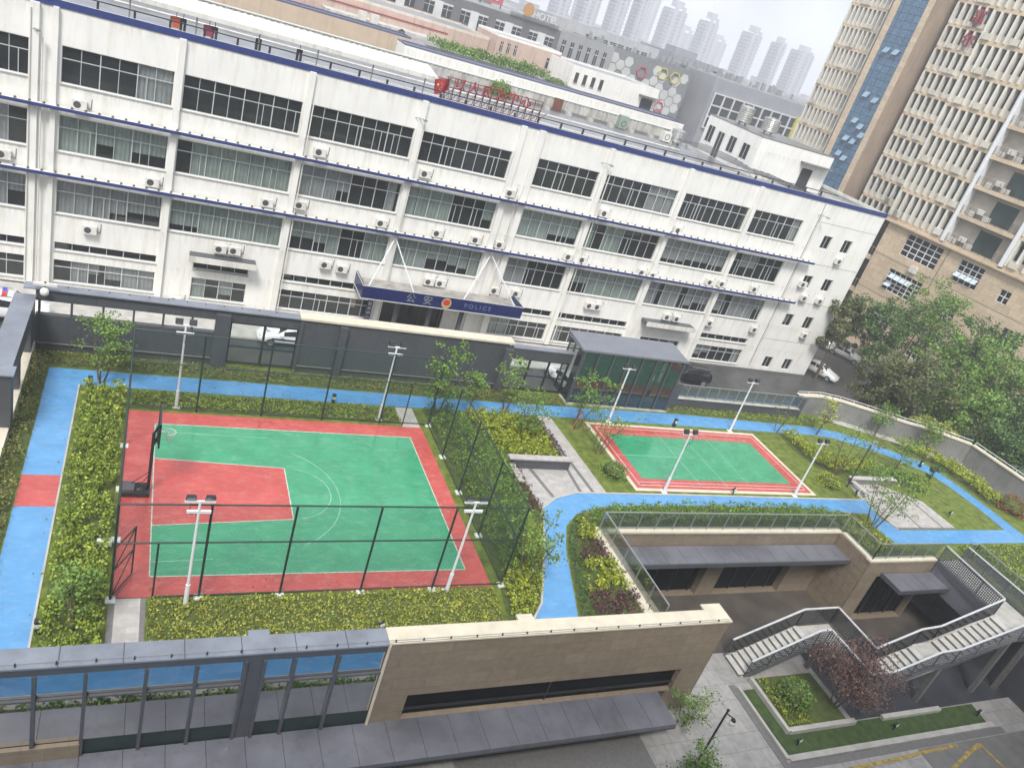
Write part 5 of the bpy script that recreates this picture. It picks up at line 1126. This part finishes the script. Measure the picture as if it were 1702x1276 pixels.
    for x in (-1.42, 1.42):
        for s in (-1, 1):
            y = s*(.82 if kind == 'sedan' else .86); w2 = MB().tube((x, y-.11, wr_), (x, y+.11, wr_), wr_, n=18); wo = child(w2, 'wheel', TYRE)
            r2 = MB().tube((x, y+s*.112, wr_), (x, y+s*.13, wr_), wr_*.62, n=14).build('rim', RIMM); r2.parent = wo; r2.location = r2.location-wo.location
    if police:
        lz = 0 if kind == 'sedan' else .26
        l = MB(); l.box(-.35, -.1, -.55, .0, 1.5+lz, 1.6+lz); lb = child(l, 'light_bar', mat('bar_red', (.55, .03, .04), .3)); l2 = MB().box(-.35, -.1, .001, .55, 1.5+lz, 1.6+lz).build('light_bar_blue', mat('bar_blue', (.03, .08, .5), .3)); l2.parent = lb; l2.location = l2.location-lb.location
        for s in (-1, 1): child(MB().box(-1.5, 1.4, s*.912-.005, s*.912+.005, .62, .75), 'door_stripe', mat('navy_panel', (.012, .02, .13)))
        cu = text_mesh('lettering', '公安', .34, mat('navy_panel', (.012, .02, .13)), t, (1.6, 0, .93), (0, R(-4), R(90)), .004)
    if kind != 'sedan':
        for s in (-1, 1): child(MB().bar((-1.7, s*.62, 1.8), (.2, s*.62, 1.77), .04, .04), 'roof_rail', STEELG)
    return t
car('white police saloon with dark hood lettering seen through the left glazed gate', (10.3, 53.2, STZ), math.pi, 'sedan', police=True)
q = onz(915, 640, STZ); car('white saloon partly seen through the right glazed gate', (q.x+1.3, q.y+.2, STZ), R(100), 'sedan')
q = onz(22, 486, STZ+1.85); car('white police car with red light bar at the left picture edge', (q.x-.25, q.y+.1, STZ), R(4), 'suv', police=True)
q = onz(1150, 641, STZ); car('black off-road car with roof rails parked right of the glass pavilion', (q.x-.2, q.y+1.0, STZ), R(172), 'suv', paint=(.012, .013, .015), pname='car_paint_black')
q = onz(1368, 628, STZ); car('white car parked at the corner foot of the white building', (q.x-.3, q.y+.8, STZ), R(-62), 'sedan')
q = onz(1385, 588, STZ); car('white saloon farthest down the side street beside the white building', (q.x-.6, q.y+1.6, STZ), R(-55), 'sedan')
q = onz(1402, 600, STZ); car('silver grey car behind the two white ones on the side street', (q.x+.9, q.y+.9, STZ), R(-60), 'sedan', paint=(.35, .36, .37), pname='car_paint_grey')
MB_ = MB(); q = onz(270//3.754+20, 510, STZ)
tag(MB().box(-2.2, 1.2, 46.5, 48.0, STZ, STZ+1.5).box(-2.4, 1.4, 46.3, 48.2, STZ+1.5, STZ+1.6).build('guard_booth', ACW), 'pale low booth seen through the slit of the charcoal wall', 'booth')

# ------------------------------------------------------------------ neighbouring low buildings
def simple_building(name, label, x0, x1, y, zt, depth, wm_, roofm=None, zb=STZ, par=.35, trim=None, cat='building'):
    t = thing(name, label, cat, ((x0+x1)/2, y, zb))
    MB().box(x0, x1, y, y+depth, zb, zt-par).build('wall', wm_, t)
    b = MB(); b.box(x0, x1, y, y+.25, zt-par, zt); b.box(x0, x0+.25, y+.25, y+depth, zt-par, zt); b.box(x1-.25, x1, y+.25, y+depth, zt-par, zt); b.box(x0+.25, x1-.25, y+depth-.25, y+depth, zt-par, zt); b.build('parapet', trim or wm_, t)
    MB().box(x0+.25, x1-.25, y+.25, y+depth-.25, zt-par, zt-par+.04).build('roof', roofm or ROOFG, t)
    return t
def win_grid(t, x0, x1, nx, z0, z1, nz, y, wf=.6, hf=.6, m=None, fr=ALU):
    g = MB(); f = MB()
    for i in range(nx):
        for j in range(nz):
            cx = x0+(x1-x0)*(i+.5)/nx; cz = z0+(z1-z0)*(j+.5)/nz; w_ = (x1-x0)/nx*wf/2; h = (z1-z0)/nz*hf/2
            o = MB().box(cx-w_, cx+w_, y-.04, y-.003, cz-h, cz+h).build('window', m or CGL, t)
            f2 = MB(); f2.box(cx-.03, cx+.03, y-.07, y-.041, cz-h, cz+h); f2.box(cx-w_, cx+w_, y-.068, y-.041, cz+h*.35, cz+h*.45); f2.box(cx-w_, cx+w_, y-.07, y-.041, cz-h-.05, cz-h); f2.build('frame', fr, o)
simple_building('rear_building', 'low white building with dark blue coping behind the ribbed parapet', 24.0, 62.4, 91, 13.7, 3.6, WHITE, par=.16, roofm=mat('slate_roof', (.09, .1, .15), .5, .2, 1), trim=mat('slate_trim', (.09, .1, .17), .5, .1, 1))
simple_building('tan_building', 'tan walled building with dark coping left of the white rear one', -10, 27, 100, 13.7, 3.5, par=.2, wm_=mat('tan_wall', (.5, .4, .3), .8, .08, .6, streak=.2), roofm=MATS['slate_roof'], trim=MATS['slate_trim'])
pk = simple_building('pink_building', 'long pale pink building with a red pipe along its wall', -5, 45.8, 125, 14.75, 16, mat('pink_wall', (.5, .38, .32), .8, .1, .4, streak=.35), trim=mat('pale_pink_trim', (.62, .55, .48), .8, .1, 1, streak=.2))
MB().tube((-5, 124.9, 13.5), (39, 124.9, 13.6), .08).build('red_pipe', RED, pk)
MB().box(20, 39, 121, 124.99, 11.0, 12.6).build('corrugated_annex', MATS['stained_ribbed_sheet'], pk)
MB().ring((31, 120.9, 12.2), .45, .09, 18, 'y').build('tyre_ring', STEELB, pk)
for i, x in enumerate((24.5, 26.2)): MB().box(x, x+1.1, 120.2, 120.95, 12.4, 13.6).build('air_conditioner', ACW, pk)
ph = simple_building('pink_house', 'small pink and white rooftop house right of the long pink building', 45.9, 57.0, 122, 15.9, 10, MATS['pink_wall'], roofm=ROOFG, trim=WHITE)
win_grid(ph, 46.2, 49.8, 3, 13.2, 15.3, 1, 122, .35, .7); win_grid(ph, 54, 56.5, 1, 12.8, 14.8, 1, 122, .4, .8)
bed('rooftop_garden', 'overgrown rooftop vegetable garden on the low building behind the white one', 'roof garden', [(31, 100), (44.5, 100), (48, 104), (46, 108), (31, 108)], 1.2, L_GR, .22, 46, z=12.7, clump=.6, kind='stuff')
simple_building('garden_building', 'low flat building carrying the rooftop vegetable garden', 27.2, 52, 99.5, 12.9, 14, CONC)
tf = MB()
for i in range(26): tf.tube((36+.36*i, 99.9, 13), (36+.36*i, 99.9, 14.5), .02, n=4)
tf.bar((36, 99.9, 14.1), (45.2, 99.9, 14.1), .03, .03); tag(tf.build('garden_fence', STEELB), 'thin dark stake fence before the rooftop vegetable garden', 'fence')
bush('roof_shrub', 'round green shrub on the white roof behind the slogan', (31.0, 77.8, 12.6), 1.5, 1.5, L_GR, 900, .14)
wh = simple_building('white_house', 'white boxy rooftop house with four narrow windows before the hexagon facade', 55.3, 70.9, 113, 15.3, 12, WHITE, cat='building')
for i in range(4): 
    o = MB().box(55.9+1.45*i, 56.5+1.45*i, 112.95, 112.997, 12.9, 14.4).build('window', DARKIN, wh); MB().box(55.85+1.45*i, 56.55+1.45*i, 112.9, 112.948, 12.85, 12.95).build('sill', CONC, o)
MB().box(68.2, 70.3, 112.95, 112.997, 11.2, 13.6).build('door', DARKIN, wh); MB().box(67.5, 70.9, 111.8, 112.95, 13.9, 14.05).build('door_hood', PAVED, wh)
# hotel with dark facade and white panels
HZ = mat('dark_grey_facade', (.13, .125, .135), .7, .15, .3)
ht = simple_building('hotel', 'dark grey hotel with white facade panels and HOTEL lettering on its roof', 20, 80, 175, 17.9, 14, HZ, trim=mat('pale_band', (.4, .4, .4), .7, .1, .5))
wt = MB()
for i in range(14):
    for j in range(3):
        x = 24+4.05*i; z = 4.2+4.1*j
        o = MB().box(x, x+2.0, 174.93, 174.997, z+.9, z+3.1).build('window', CGL, ht); f2 = MB(); f2.box(x, x+2, 174.88, 174.929, z+2.3, z+2.4); f2.box(x+.95, x+1.05, 174.88, 174.929, z+.9, z+3.1); f2.box(x-.1, x+2.1, 174.85, 174.929, z+3.1, z+3.5); f2.build('frame', ALU, o)
        if (i+j) % 2 == 0: MB().box(x+2.1, x+3.9, 174.7, 174.95, z-.4, z+3.6).build('white_panel', mat('white_panel', (.62, .63, .63), .6, .1, .4), ht)
text_mesh('lettering', 'HOTEL', 2.0, mat('pale_sign', (.6, .62, .6), .5), ht, Vector((25.0, -1, 24.2)), ext=.1)
em = MB(); em.poly([(70.7+1.3*math.cos(6.283*i/24), 173.9, 19.6+1.35*math.sin(6.283*i/24)) for i in range(24)]); em.poly([(70.7+1.3*math.cos(-6.283*i/24), 174.0, 19.6+1.35*math.sin(-6.283*i/24)) for i in range(24)]); em.build('orange_disc', mat('orange_disc', (.45, .25, .08), .5), ht)
MB().box(67, 79, 174.5, 174.7, 17.9, 18.4).build('sign_base', STEELG, ht)
tag(simple_building('upper_block', 'green and grey block rising behind the hotel roof', 60, 70, 196, 30, 10, mat('teal_wall', (.14, .22, .2), .7, .2, .4)), None)
rs = thing('roof_billboard', 'red and white billboard on the hotel roof', 'billboard', (62, 178, 17.9)); MB().box(60.5, 66, 177.9, 178.1, 18.6, 20.6).build('panel', mat('red_board', (.45, .1, .12), .5), rs); MB().box(61.8, 64.8, 177.8, 177.899, 19.3, 19.9).build('white_strip', LINEW, rs); MB().box(60.8, 61, 177.9, 178.1, 17.9, 18.6).box(65.6, 65.8, 177.9, 178.1, 17.9, 18.6).build('legs', STEELB, rs)
gm_ = simple_building('grey_block', 'grey concrete block with rows of tall windows right of the hotel', 78.5, 96, 178, 17.6, 14, mat('mid_grey_wall', (.3, .31, .32), .8, .1, .3, streak=.2))
win_grid(gm_, 79.5, 95, 7, 6.5, 16.6, 2, 178, .4, .72)
g2_ = simple_building('upper_grey_block', 'pale grey stepped block above the tall-window one', 88, 121, 200, 19.9, 12, mat('pale_grey_wall', (.4, .41, .42), .8, .1, .3, streak=.2))
win_grid(g2_, 98, 118, 8, 16.2, 18.6, 1, 200, .7, .6)
# hexagon-panel building
HG = mat('grey_render_far', (.19, .2, .21), .8, .1, .2, streak=.2)
hb = simple_building('hexagon_building', 'grey building covered with white, red and yellow hexagon panels', 94.8, 127, 190, 17.6, 20, HG)
hexw = mat('hexagon_panel', (.52, .53, .52), .6, .12, .3); rr_ = random.Random(5)
hexes = []
for c in range(14):
    for r_ in range(9):
        x = 96.5+2.2*c; z = 6.2+2.56*r_+(1.28 if c % 2 else 0)
        if z > 16.6: continue
        dens = .75 if (x < 105 and z > 11) or (x > 113 and z < 12.5) or x > 121 else .3
        if rr_.random() < dens: hexes.append((x, z))
for x, z in hexes[:95]:
    MB().poly([(x+1.36*math.cos(R(60*k)), 189.9, z+1.36*math.sin(R(60*k))) for k in range(6)]).build('hexagon', hexw, hb)
def hexring(x, z, m_):
    b = MB()
    for k in range(6):
        a, c = R(60*k), R(60*k+60); b.bar((x+1.45*math.cos(a), 189.75, z+1.45*math.sin(a)), (x+1.45*math.cos(c), 189.75, z+1.45*math.sin(c)), .26, .28)
    b.build('hexagon_outline', m_, hb)
HR = mat('hexagon_red', (.5, .06, .1), .5); HY = mat('hexagon_yellow', (.55, .45, .08), .5)
S_ = lambda x, y: (850+x/3.095, y/3.095)
for px, py, m_ in ((668, 372, HR), (777, 380, HY), (838, 402, HY), (752, 550, HR)):
    p = ony(*S_(px, py), 190); hexring(p.x, p.z, m_)
win_grid(hb, 95.5, 104, 4, 12.5, 16, 1, 190, .5, .5)
gr = simple_building('grey_tower_block', 'plain grey block with small windows right of the hexagon facade', 134, 151.5, 212, 20.2, 22, mat('blue_grey_wall', (.27, .28, .31), .8, .08, .2, streak=.15))
MB().box(144.5, 146.0, 211.9, 211.997, 2, 15.5).build('window_strip', CGL, gr)
for k in range(5): MB().box(148.3, 149.7, 211.9, 211.997, 4.6+3.2*k, 6.1+3.2*k).build('window', CGL, gr)
MB().box(137, 145, 218, 224, 20.2, 22.0).build('stair_head', MATS['blue_grey_wall'], gr)
gb = simple_building('grid_window_building', 'blue-grey building with large framed window grid beside the tower', 131, 172, 184.5, 18.5, 24, MATS['blue_grey_wall'], trim=mat('pale_band', (.4, .4, .4)))
b = MB()
for i in range(9):
    for j in range(3):
        x = 132+3.35*i; z = 5.5+3.0*j
        if j == 2 or True: o = MB().box(x+.15, x+3.05, 184.3, 184.497, z+.2, z+2.7).build('window', CGL, gb)
for i in range(10): b.box(131.85+3.35*i, 132.15+3.35*i, 183.9, 184.29, 5.4, 14.6)
for j in range(4): b.box(131.8, 162.2, 183.95, 184.28, 5.35+3.0*j, 5.65+3.0*j)
b.build('white_grid', mat('white_panel', (.62, .63, .63)), gb); MB().box(160.8, 162.4, 183.6, 184.4, 4, 15).build('yellow_fin', mat('yellow_fin', (.5, .46, .12), .6), gb)
b = MB()
for i in range(60):
    x = rr_.uniform(96, 168); y = rr_.uniform(192, 205); z = 17.6 if x < 127 else 18.5; s = rr_.uniform(.3, 1.1); b.box(x, x+s, y, y+s, z-.3, z+rr_.uniform(.4, 2.0))
tag(b.build('rooftop_plant', STEELG), 'clutter of tanks, ducts and antennas on the far grey roofs', 'rooftop equipment', kind='stuff')
# far low city
cb = MB()
for i in range(900):
    y = rr_.uniform(230, 900); x = y*rr_.uniform(-.25, 1.5); s = rr_.uniform(8, 26)
    if 60 < x < 185 and y < 260: continue
    cb.box(x, x+s, y, y+rr_.uniform(8, 20), STZ, rr_.uniform(2, 13)+y*.006)
tag(cb.build('distant_city', mat('distant_roofs', (.3, .3, .3), .8, .35, .02)), 'mass of low grey roofs stretching away behind the near buildings', 'city blocks', kind='stuff')

# ------------------------------------------------------------------ far residential towers in the haze
TWM = mat('tower_concrete', (.4, .41, .44), .8, .06, .1); TWG = mat('hazed_tower_window', (.27, .28, .31), .5)  # window colour paled, so part of the haze is in the paint
def apt(x, y, w_, d, zt, lab, group):
    t = thing('apartment_tower', lab, 'tower block', (x, y, STZ), 0, group)
    b = MB(); n = int((zt-STZ)/3)
    for k in range(n): z = STZ+3*k; b.box(x-w_/2, x+w_/2, y, y+d, z, z+1.25); b.box(x-w_/2+.6, x+w_/2-.6, y+.6, y+d-.6, z+1.25, z+3)
    for s in (-.18, .22): b.box(x+s*w_-w_*.09, x+s*w_+w_*.09, y-.5, y+.55, STZ, zt+1.5)
    b.build('floors', TWM, t)
    b = MB()
    for k in range(n): z = STZ+3*k; b.box(x-w_/2+.8, x+w_/2-.8, y+.4, y+.59, z+1.26, z+2.99); b.box(x-w_/2+.4, x-w_/2+.59, y+.8, y+d-.8, z+1.26, z+2.99)
    b.build('window_bands', TWG, t); MB().box(x-w_*.2, x+w_*.25, y+3, y+d-3, zt, zt+5).build('roof_top', TWM, t)
TY = 640
k_ = TY/700
for i, (xa, xb, zt, lab) in enumerate(((300, 322, 64, 'hazy tower block leftmost of the far row'), (326, 350, 62, 'hazy tower block second from the left of the far row'), (356, 378, 66, 'hazy tower block third from the left of the far row'), (381, 396, 60, 'narrow hazy tower block in the middle of the far row'), (411, 440, 53.6, 'hazy tower block before the first gap of sky'), (453, 478, 54, 'hazy tower block standing alone between two gaps of sky'), (504, 531, 56, 'hazy tower block third from the right of the far row'), (543, 562, 55, 'slim hazy tower block second from the right of the far row'), (568, 602, 54.8, 'hazy tower block rightmost of the far row by the beige tower'))):
    z_ = 22+(zt-22)*k_; x0_, x1_ = xa*k_*(1+14/TY), xb*k_; apt((x0_+x1_)/2, TY, max(9, x1_-x0_), 14, z_, lab, 'far residential towers')
for i, (x, zt, lab) in enumerate(((445, 38, 'fainter tower behind the first gap of sky'), (484, 40, 'fainter tower behind the lone hazy block'), (398, 66, 'fainter tall tower high behind the far row'), (340, 60, 'fainter tower behind the left end of the far row'))):
    f = 900/700; apt(x*f, 900, 26, 20, 22+(zt-22)*f, lab, 'fainter towers far behind')

# ------------------------------------------------------------------ beige towers at the right
def frame(D, az=-8):
    d = ray(1496, 376); k = D/(fwd.dot(d)); a = R(az); return Vector((d.x*k, d.y*k, 0)), Vector((math.sin(a), math.cos(a), 0)), D/100
TAN = tiles('tan_tower_stone', (.6, .48, .34), (.7, .7, .7), 1.6, .8, .6, .5, .02, var=.1); TANB = mat('tan_slab', (.56, .45, .32), .7, .12, .4, streak=.2); FIN = mat('pale_fin', (.68, .66, .6), .6, .08, .5, streak=.15)
CREAM = mat('cream_panel', (.56, .53, .45), .7, .1, .5, streak=.2); TG = mat('tower_green_glass', (.03, .05, .048), .25, .6, .25, spec=.25); BG = tiles('blue_curtain_glass', (.075, .16, .26), (.25, .3, .35), 1.5, 1.2, .12, 0, .05, var=.35)
def fin_row(t, x0, x1, z, H, y=0, pitch=1.05, recess=.9, fw=.26, ac=True):
    """one storey: slab, cream sill wall, dark glass, projecting fins"""
    s = MB().box(x0, x1, y-.75, y+.1, z-.35, z+.12).build('floor_slab', TANB, t)
    MB().box(x0+.05, x1-.05, y-.3, y-.06, z+.12, z+.95).build('sill_wall', CREAM, t)
    MB().box(x0+.05, x1-.05, y+.02, y+.08, z+.95, z+H-.35).build('window_glass', TG, t)
    b = MB(); n = max(1, round((x1-x0)/pitch))
    for i in range(n+1): x = x0+fw/2+(x1-x0-fw)*i/n; b.box(x-fw/2, x+fw/2, y-.85, y+.01, z+.13, z+H-.36)
    b.build('fins', FIN, t)['kind'] = 'stuff'
    if ac:
        b = MB()
        for q in range(2 if x1-x0 > 5 else 1): x = x0+(x1-x0)*rnd.uniform(.08, .9); b.box(x-.5, x+.5, y-1.0, y-.76, z+.15, z+.85)
        b.build('unit_screen', CREAM, t)
p0, dv, sc = frame(100)
nt_ = thing('office_tower', 'near beige tower with pale vertical fins, balconies and stone podium at the right edge', 'tower', (p0.x, p0.y, STZ), math.atan2(-dv.y, -dv.x))
T_ = thing('tmp', None, None)
def local(t):
    """temporary parent at identity so that geometry is given in the thing's own frame"""
    return t
LT = bpy.data.objects.new('tower_body', None)
class LB(MB):
    pass
def lbuild(mb, name, m_, t):
    o = mb.build(name, m_); o.parent = t; return o
_ob = MB.build
def build_local(s, name, m_, parent=None, smooth=False):
    if parent is not None and parent.get('_local'):
        v = s.v; me = bpy.data.meshes.new(name); me.from_pydata([tuple(q) for q in v], [], s.f); me.update(); me.materials.append(m_)
        o = bpy.data.objects.new(name, me); COL.objects.link(o); o.parent = parent; return o
    return _ob(s, name, m_, parent, smooth)
MB.build = build_local
bpy.data.objects.remove(T_); bpy.data.objects.remove(LT)
nt_['_local'] = 1; Z = -STZ            # local z = world z - STZ
def zz(w_): return w_-STZ
FH_ = 3.58
for k in range(11): fin_row(nt_, -1.8, 6.25, zz(11.35+FH_*k), FH_, pitch=1.02)
for k in range(11): fin_row(nt_, 14.4, 24, zz(11.35+FH_*k), FH_, pitch=1.05)
MB().box(-1.75, 24, .1, 14, zz(10.9), zz(52)).build('tower_core', DARKIN, nt_)
MB().box(-1.8, -1.7, -.3, 14, zz(11), zz(52)).build('end_wall', TAN, nt_)
for x in (6.45, 14.15): MB().box(x-.2, x+.2, -1.1, .05, zz(11.2), zz(52)).build('corner_fin', STEELW, nt_)
for k in range(8):
    z = zz(11.3+FH_*k*.98)
    MB().box(6.66, 13.94, -.95, .09, z-.45, z).build('balcony_slab', TANB, nt_)
    MB().box(6.66, 13.94, .02, .08, z, z+3.05).build('balcony_wall', mat('balcony_wall', (.38, .34, .29), .8, .2, .5), nt_)
    g = MB().box(9.6, 12.4, -.03, .018, z+.1, z+2.6).build('balcony_window', TG, nt_); MB().box(10.4, 11.3, -.3, -.24, z+1.1, z+1.9).build('open_sash', LINEW, g)
    b = MB()
    for q in range(5): b.bar((6.7, -.9, z+.2*(q+1)), (13.9, -.9, z+.2*(q+1)), .03, .03)
    for q in range(9): b.box(6.7+.9*q-.02, 6.7+.9*q+.02, -.92, -.88, z, z+1.02)
    b.build('balcony_rail', STEELB, nt_)
    for q in range(3): x = 7.0+q*1.0+(k % 3)*.3; MB().box(x, x+.8, -.6, -.2, z+.05+(.5 if q == 1 else 0), z+.65+(.5 if q == 1 else 0)).build('air_conditioner', ACW, nt_)
# podium
pods = [(2.0, 7.15, 7.6, 10.35, 5, 4), (1.9, 6.9, 2.95, 5.65, 6, 5), (9.65, 12.8, 7.55, 10.2, 4, 4), (9.75, 12.3, 3.0, 5.5, 4, 4), (9.3, 11.6, -2.9, -1.0, 3, 3), (15.5, 16.8, 7.6, 9.1, 2, 2), (2.2, 5.5, -2.5, 0.5, 5, 4), (18, 20.5, 3.0, 5.5, 4, 4), (19, 20.5, 7.6, 9.1, 2, 2)]
m = MB(); m.facade(-1.2, 26, 0, zz(10.75), [(a, b_, zz(c), zz(d)) for a, b_, c, d, _, _ in pods], -.6, .3); m.build('podium_wall', TAN, nt_)
MB().box(-3, 26, -1.1, .05, zz(10.75), zz(11.0)).build('podium_cornice', TANB, nt_)
MB().box(-1.2, 26, .2, .3, 0, zz(10.7)).build('podium_interior', DARKIN, nt_)
for a, b_, c, d, nx, nz in pods:
    f = MB(); y = -.4
    for i in range(nx+1): x = a+(b_-a)*i/nx; f.box(x-.05, x+.05, y, y+.06, zz(c), zz(d))
    for j in range(nz+1): z = zz(c)+(d-c)*j/nz; f.box(a, b_, y+.002, y+.058, z-.05, z+.05)
    fo = f.build('podium_window', STEELW, nt_); MB().poly([(a, y+.03, zz(c)), (b_, y+.03, zz(c)), (b_, y+.03, zz(d)), (a, y+.03, zz(d))]).build('pane', glass('podium_glass', (.5, .6, .62), .3, .05, .5, (.1, .14, .15)), fo)
for x0_, x1_, z_ in ((2.3, 5.6, 4.6), (2.2, 3.2, 3.5), (9.7, 12.7, 8.2)):
    f = MB(); n = round((x1_-x0_)/.85)
    for i in range(n): xa, xb = x0_+(x1_-x0_)*i/n+.04, x0_+(x1_-x0_)*(i+1)/n-.04; f.poly([(xa, -.45, zz(z_)+.5), (xa, -1.0, zz(z_)), (xb, -1.0, zz(z_)), (xb, -.45, zz(z_)+.5)]); f.poly([(xa, -.43, zz(z_)+.5), (xb, -.43, zz(z_)+.5), (xb, -.98, zz(z_)), (xa, -.98, zz(z_))])
    f.build('open_vent', mat('sky_blue_sash', (.5, .58, .62), .2, .05, 1), nt_)
ACZ = ((5.0, 6.2), (1.7, 11.3))
for x, z in ((4.5, 6.3), (4.9, 11.55)): MB().box(x, x+.95, -1.0, -.62, zz(z), zz(z+.75)).build('air_conditioner', ACW, nt_)
for c in (5.9, 1.3, -3.4):
    MB().box(-4.6, -1.3, -.3, .1, zz(c-.6), zz(c)).build('ramp_deck_edge', TANB, nt_)
    b = MB(); b.bar((-4.6, -.25, zz(c+1.1)), (-1.3, -.25, zz(c+1.1)), .06, .06)
    for q in range(8): b.box(-4.6+.46*q, -4.57+.46*q, -.27, -.23, zz(c), zz(c+1.1))
    b.build('deck_rail', STEELG, nt_)
MB().box(-4.6, -1.25, 1.5, 1.6, 0, zz(10.6)).build('deck_interior', DARKIN, nt_); MB().box(-5.0, -4.6, -.3, 6, 0, zz(10.75)).build('deck_column', TAN, nt_)
jl = MB()
for z in (6.6, 2.0, .6, -1.0): jl.box(-1.2, 26, -.615, -.602, zz(z), zz(z+.06))
jl.box(7.75, 7.82, -.64, -.603, 0, zz(10.7)); jl.build('joint_line', PAVED, nt_)
# far tower
k = 1.37; p1, dv1, _ = frame(137)
ft = thing('glazed_tower', 'farther beige tower with blue glass stair strip and rows of pale fins', 'tower', (p1.x, p1.y, STZ), math.atan2(-dv1.y, -dv1.x)); ft['_local'] = 1
zs = [12.72+3.65*i-3.65*2 for i in range(15)]
for z in zs:
    fin_row(ft, -29.9, -21.4, zz(z), 3.65, pitch=1.0, fw=.3); fin_row(ft, -9.35, 1.5, zz(z), 3.65, pitch=1.35, fw=.34)
MB().box(-29.8, -21.4, .1, 18, 0, zz(60)).build('tower_core', DARKIN, ft); MB().box(-9.3, 6, .1, 18, 0, zz(60)).build('tower_core', DARKIN, ft)
MB().box(-18.5, -17.3, -4.1, 12, 0, zz(60)).build('stone_pier', TAN, ft); MB().box(-12.1, -10.9, -4.1, 12, 0, zz(60)).build('stone_pier', TAN, ft)
MB().box(-10.9, -10.88, -4.1, 12, 0, zz(60)).build('side_wall', mat('tan_side', (.34, .26, .19), .8, .1, .4, streak=.25), ft)
MB().box(-17.3, -12.1, -3.9, 10, 0, zz(60)).build('blue_glass', BG, ft)
MB().box(-21.4, -18.5, .3, 10, 0, zz(60)).build('blue_glass', BG, ft); MB().box(-10.88, -9.3, 4, 10, 0, zz(60)).build('recess_wall', TG, ft)
b = MB()
for z, x in ((31.5, -16.2), (31.5, -14.2), (24, -16), (23.5, -13.8), (19.5, -15.8), (18.8, -14.2), (16.3, -15.9), (16.1, -14.3), (13.5, -16), (13, -14.5), (17.5, -13.2)):
    MB().poly([(x, -3.95, zz(z)+.9), (x, -4.5, zz(z)), (x+1.1, -4.5, zz(z)), (x+1.1, -3.95, zz(z)+.9)]).build('open_sash', mat('blue_sash', (.22, .32, .4), .15, .2, 1), ft)
b = MB()
for i, z in enumerate(zs[1:]): b.box(-10.4, -9.7, 2.9, 3.4, zz(z+.4), zz(z+1.0))
b.build('recess_units', ACW, ft)
for ch, px, py in (('富', 1627, 30), ('尔', 1609, 68)):
    d = ray(px, py); nrm = Vector((-dv1.y, dv1.x, 0)); tt = (p1.dot(nrm)+1.1)/(Vector((d.x, d.y, 0)).dot(nrm)); W_ = Vector((d.x*tt, d.y*tt, CAMZ+d.z*tt))
    lx = -(Vector((W_.x, W_.y, 0))-p1).dot(dv1); text_mesh('character', ch, 2.3, RED, ft, (lx, -1.1, W_.z-STZ), ext=.15)
for o in (nt_, ft): del o['_local']
# small trees between the low buildings
bush('roof_shrub', 'green shrubs on the low roof before the hexagon building', (47.5, 101, 12.9), 1.8, .9, L_LT, 500, .2)
# ------------------------------------------------------------------ haze
hz = MB().box(-500, 1300, -200, 1400, -6.5, 76)
hm = bpy.data.materials.new('haze_air'); hm.use_nodes = True; t = hm.node_tree; t.nodes.clear(); o = t.nodes.new('ShaderNodeOutputMaterial'); v = t.nodes.new('ShaderNodeVolumePrincipled')
v.inputs['Color'].default_value = (.93, .95, 1, 1); v.inputs['Density'].default_value = .0009; v.inputs['Anisotropy'].default_value = 0.1; t.links.new(v.outputs['Volume'], o.inputs['Volume'])
tag(hz.build('haze', hm), kind='stuff')
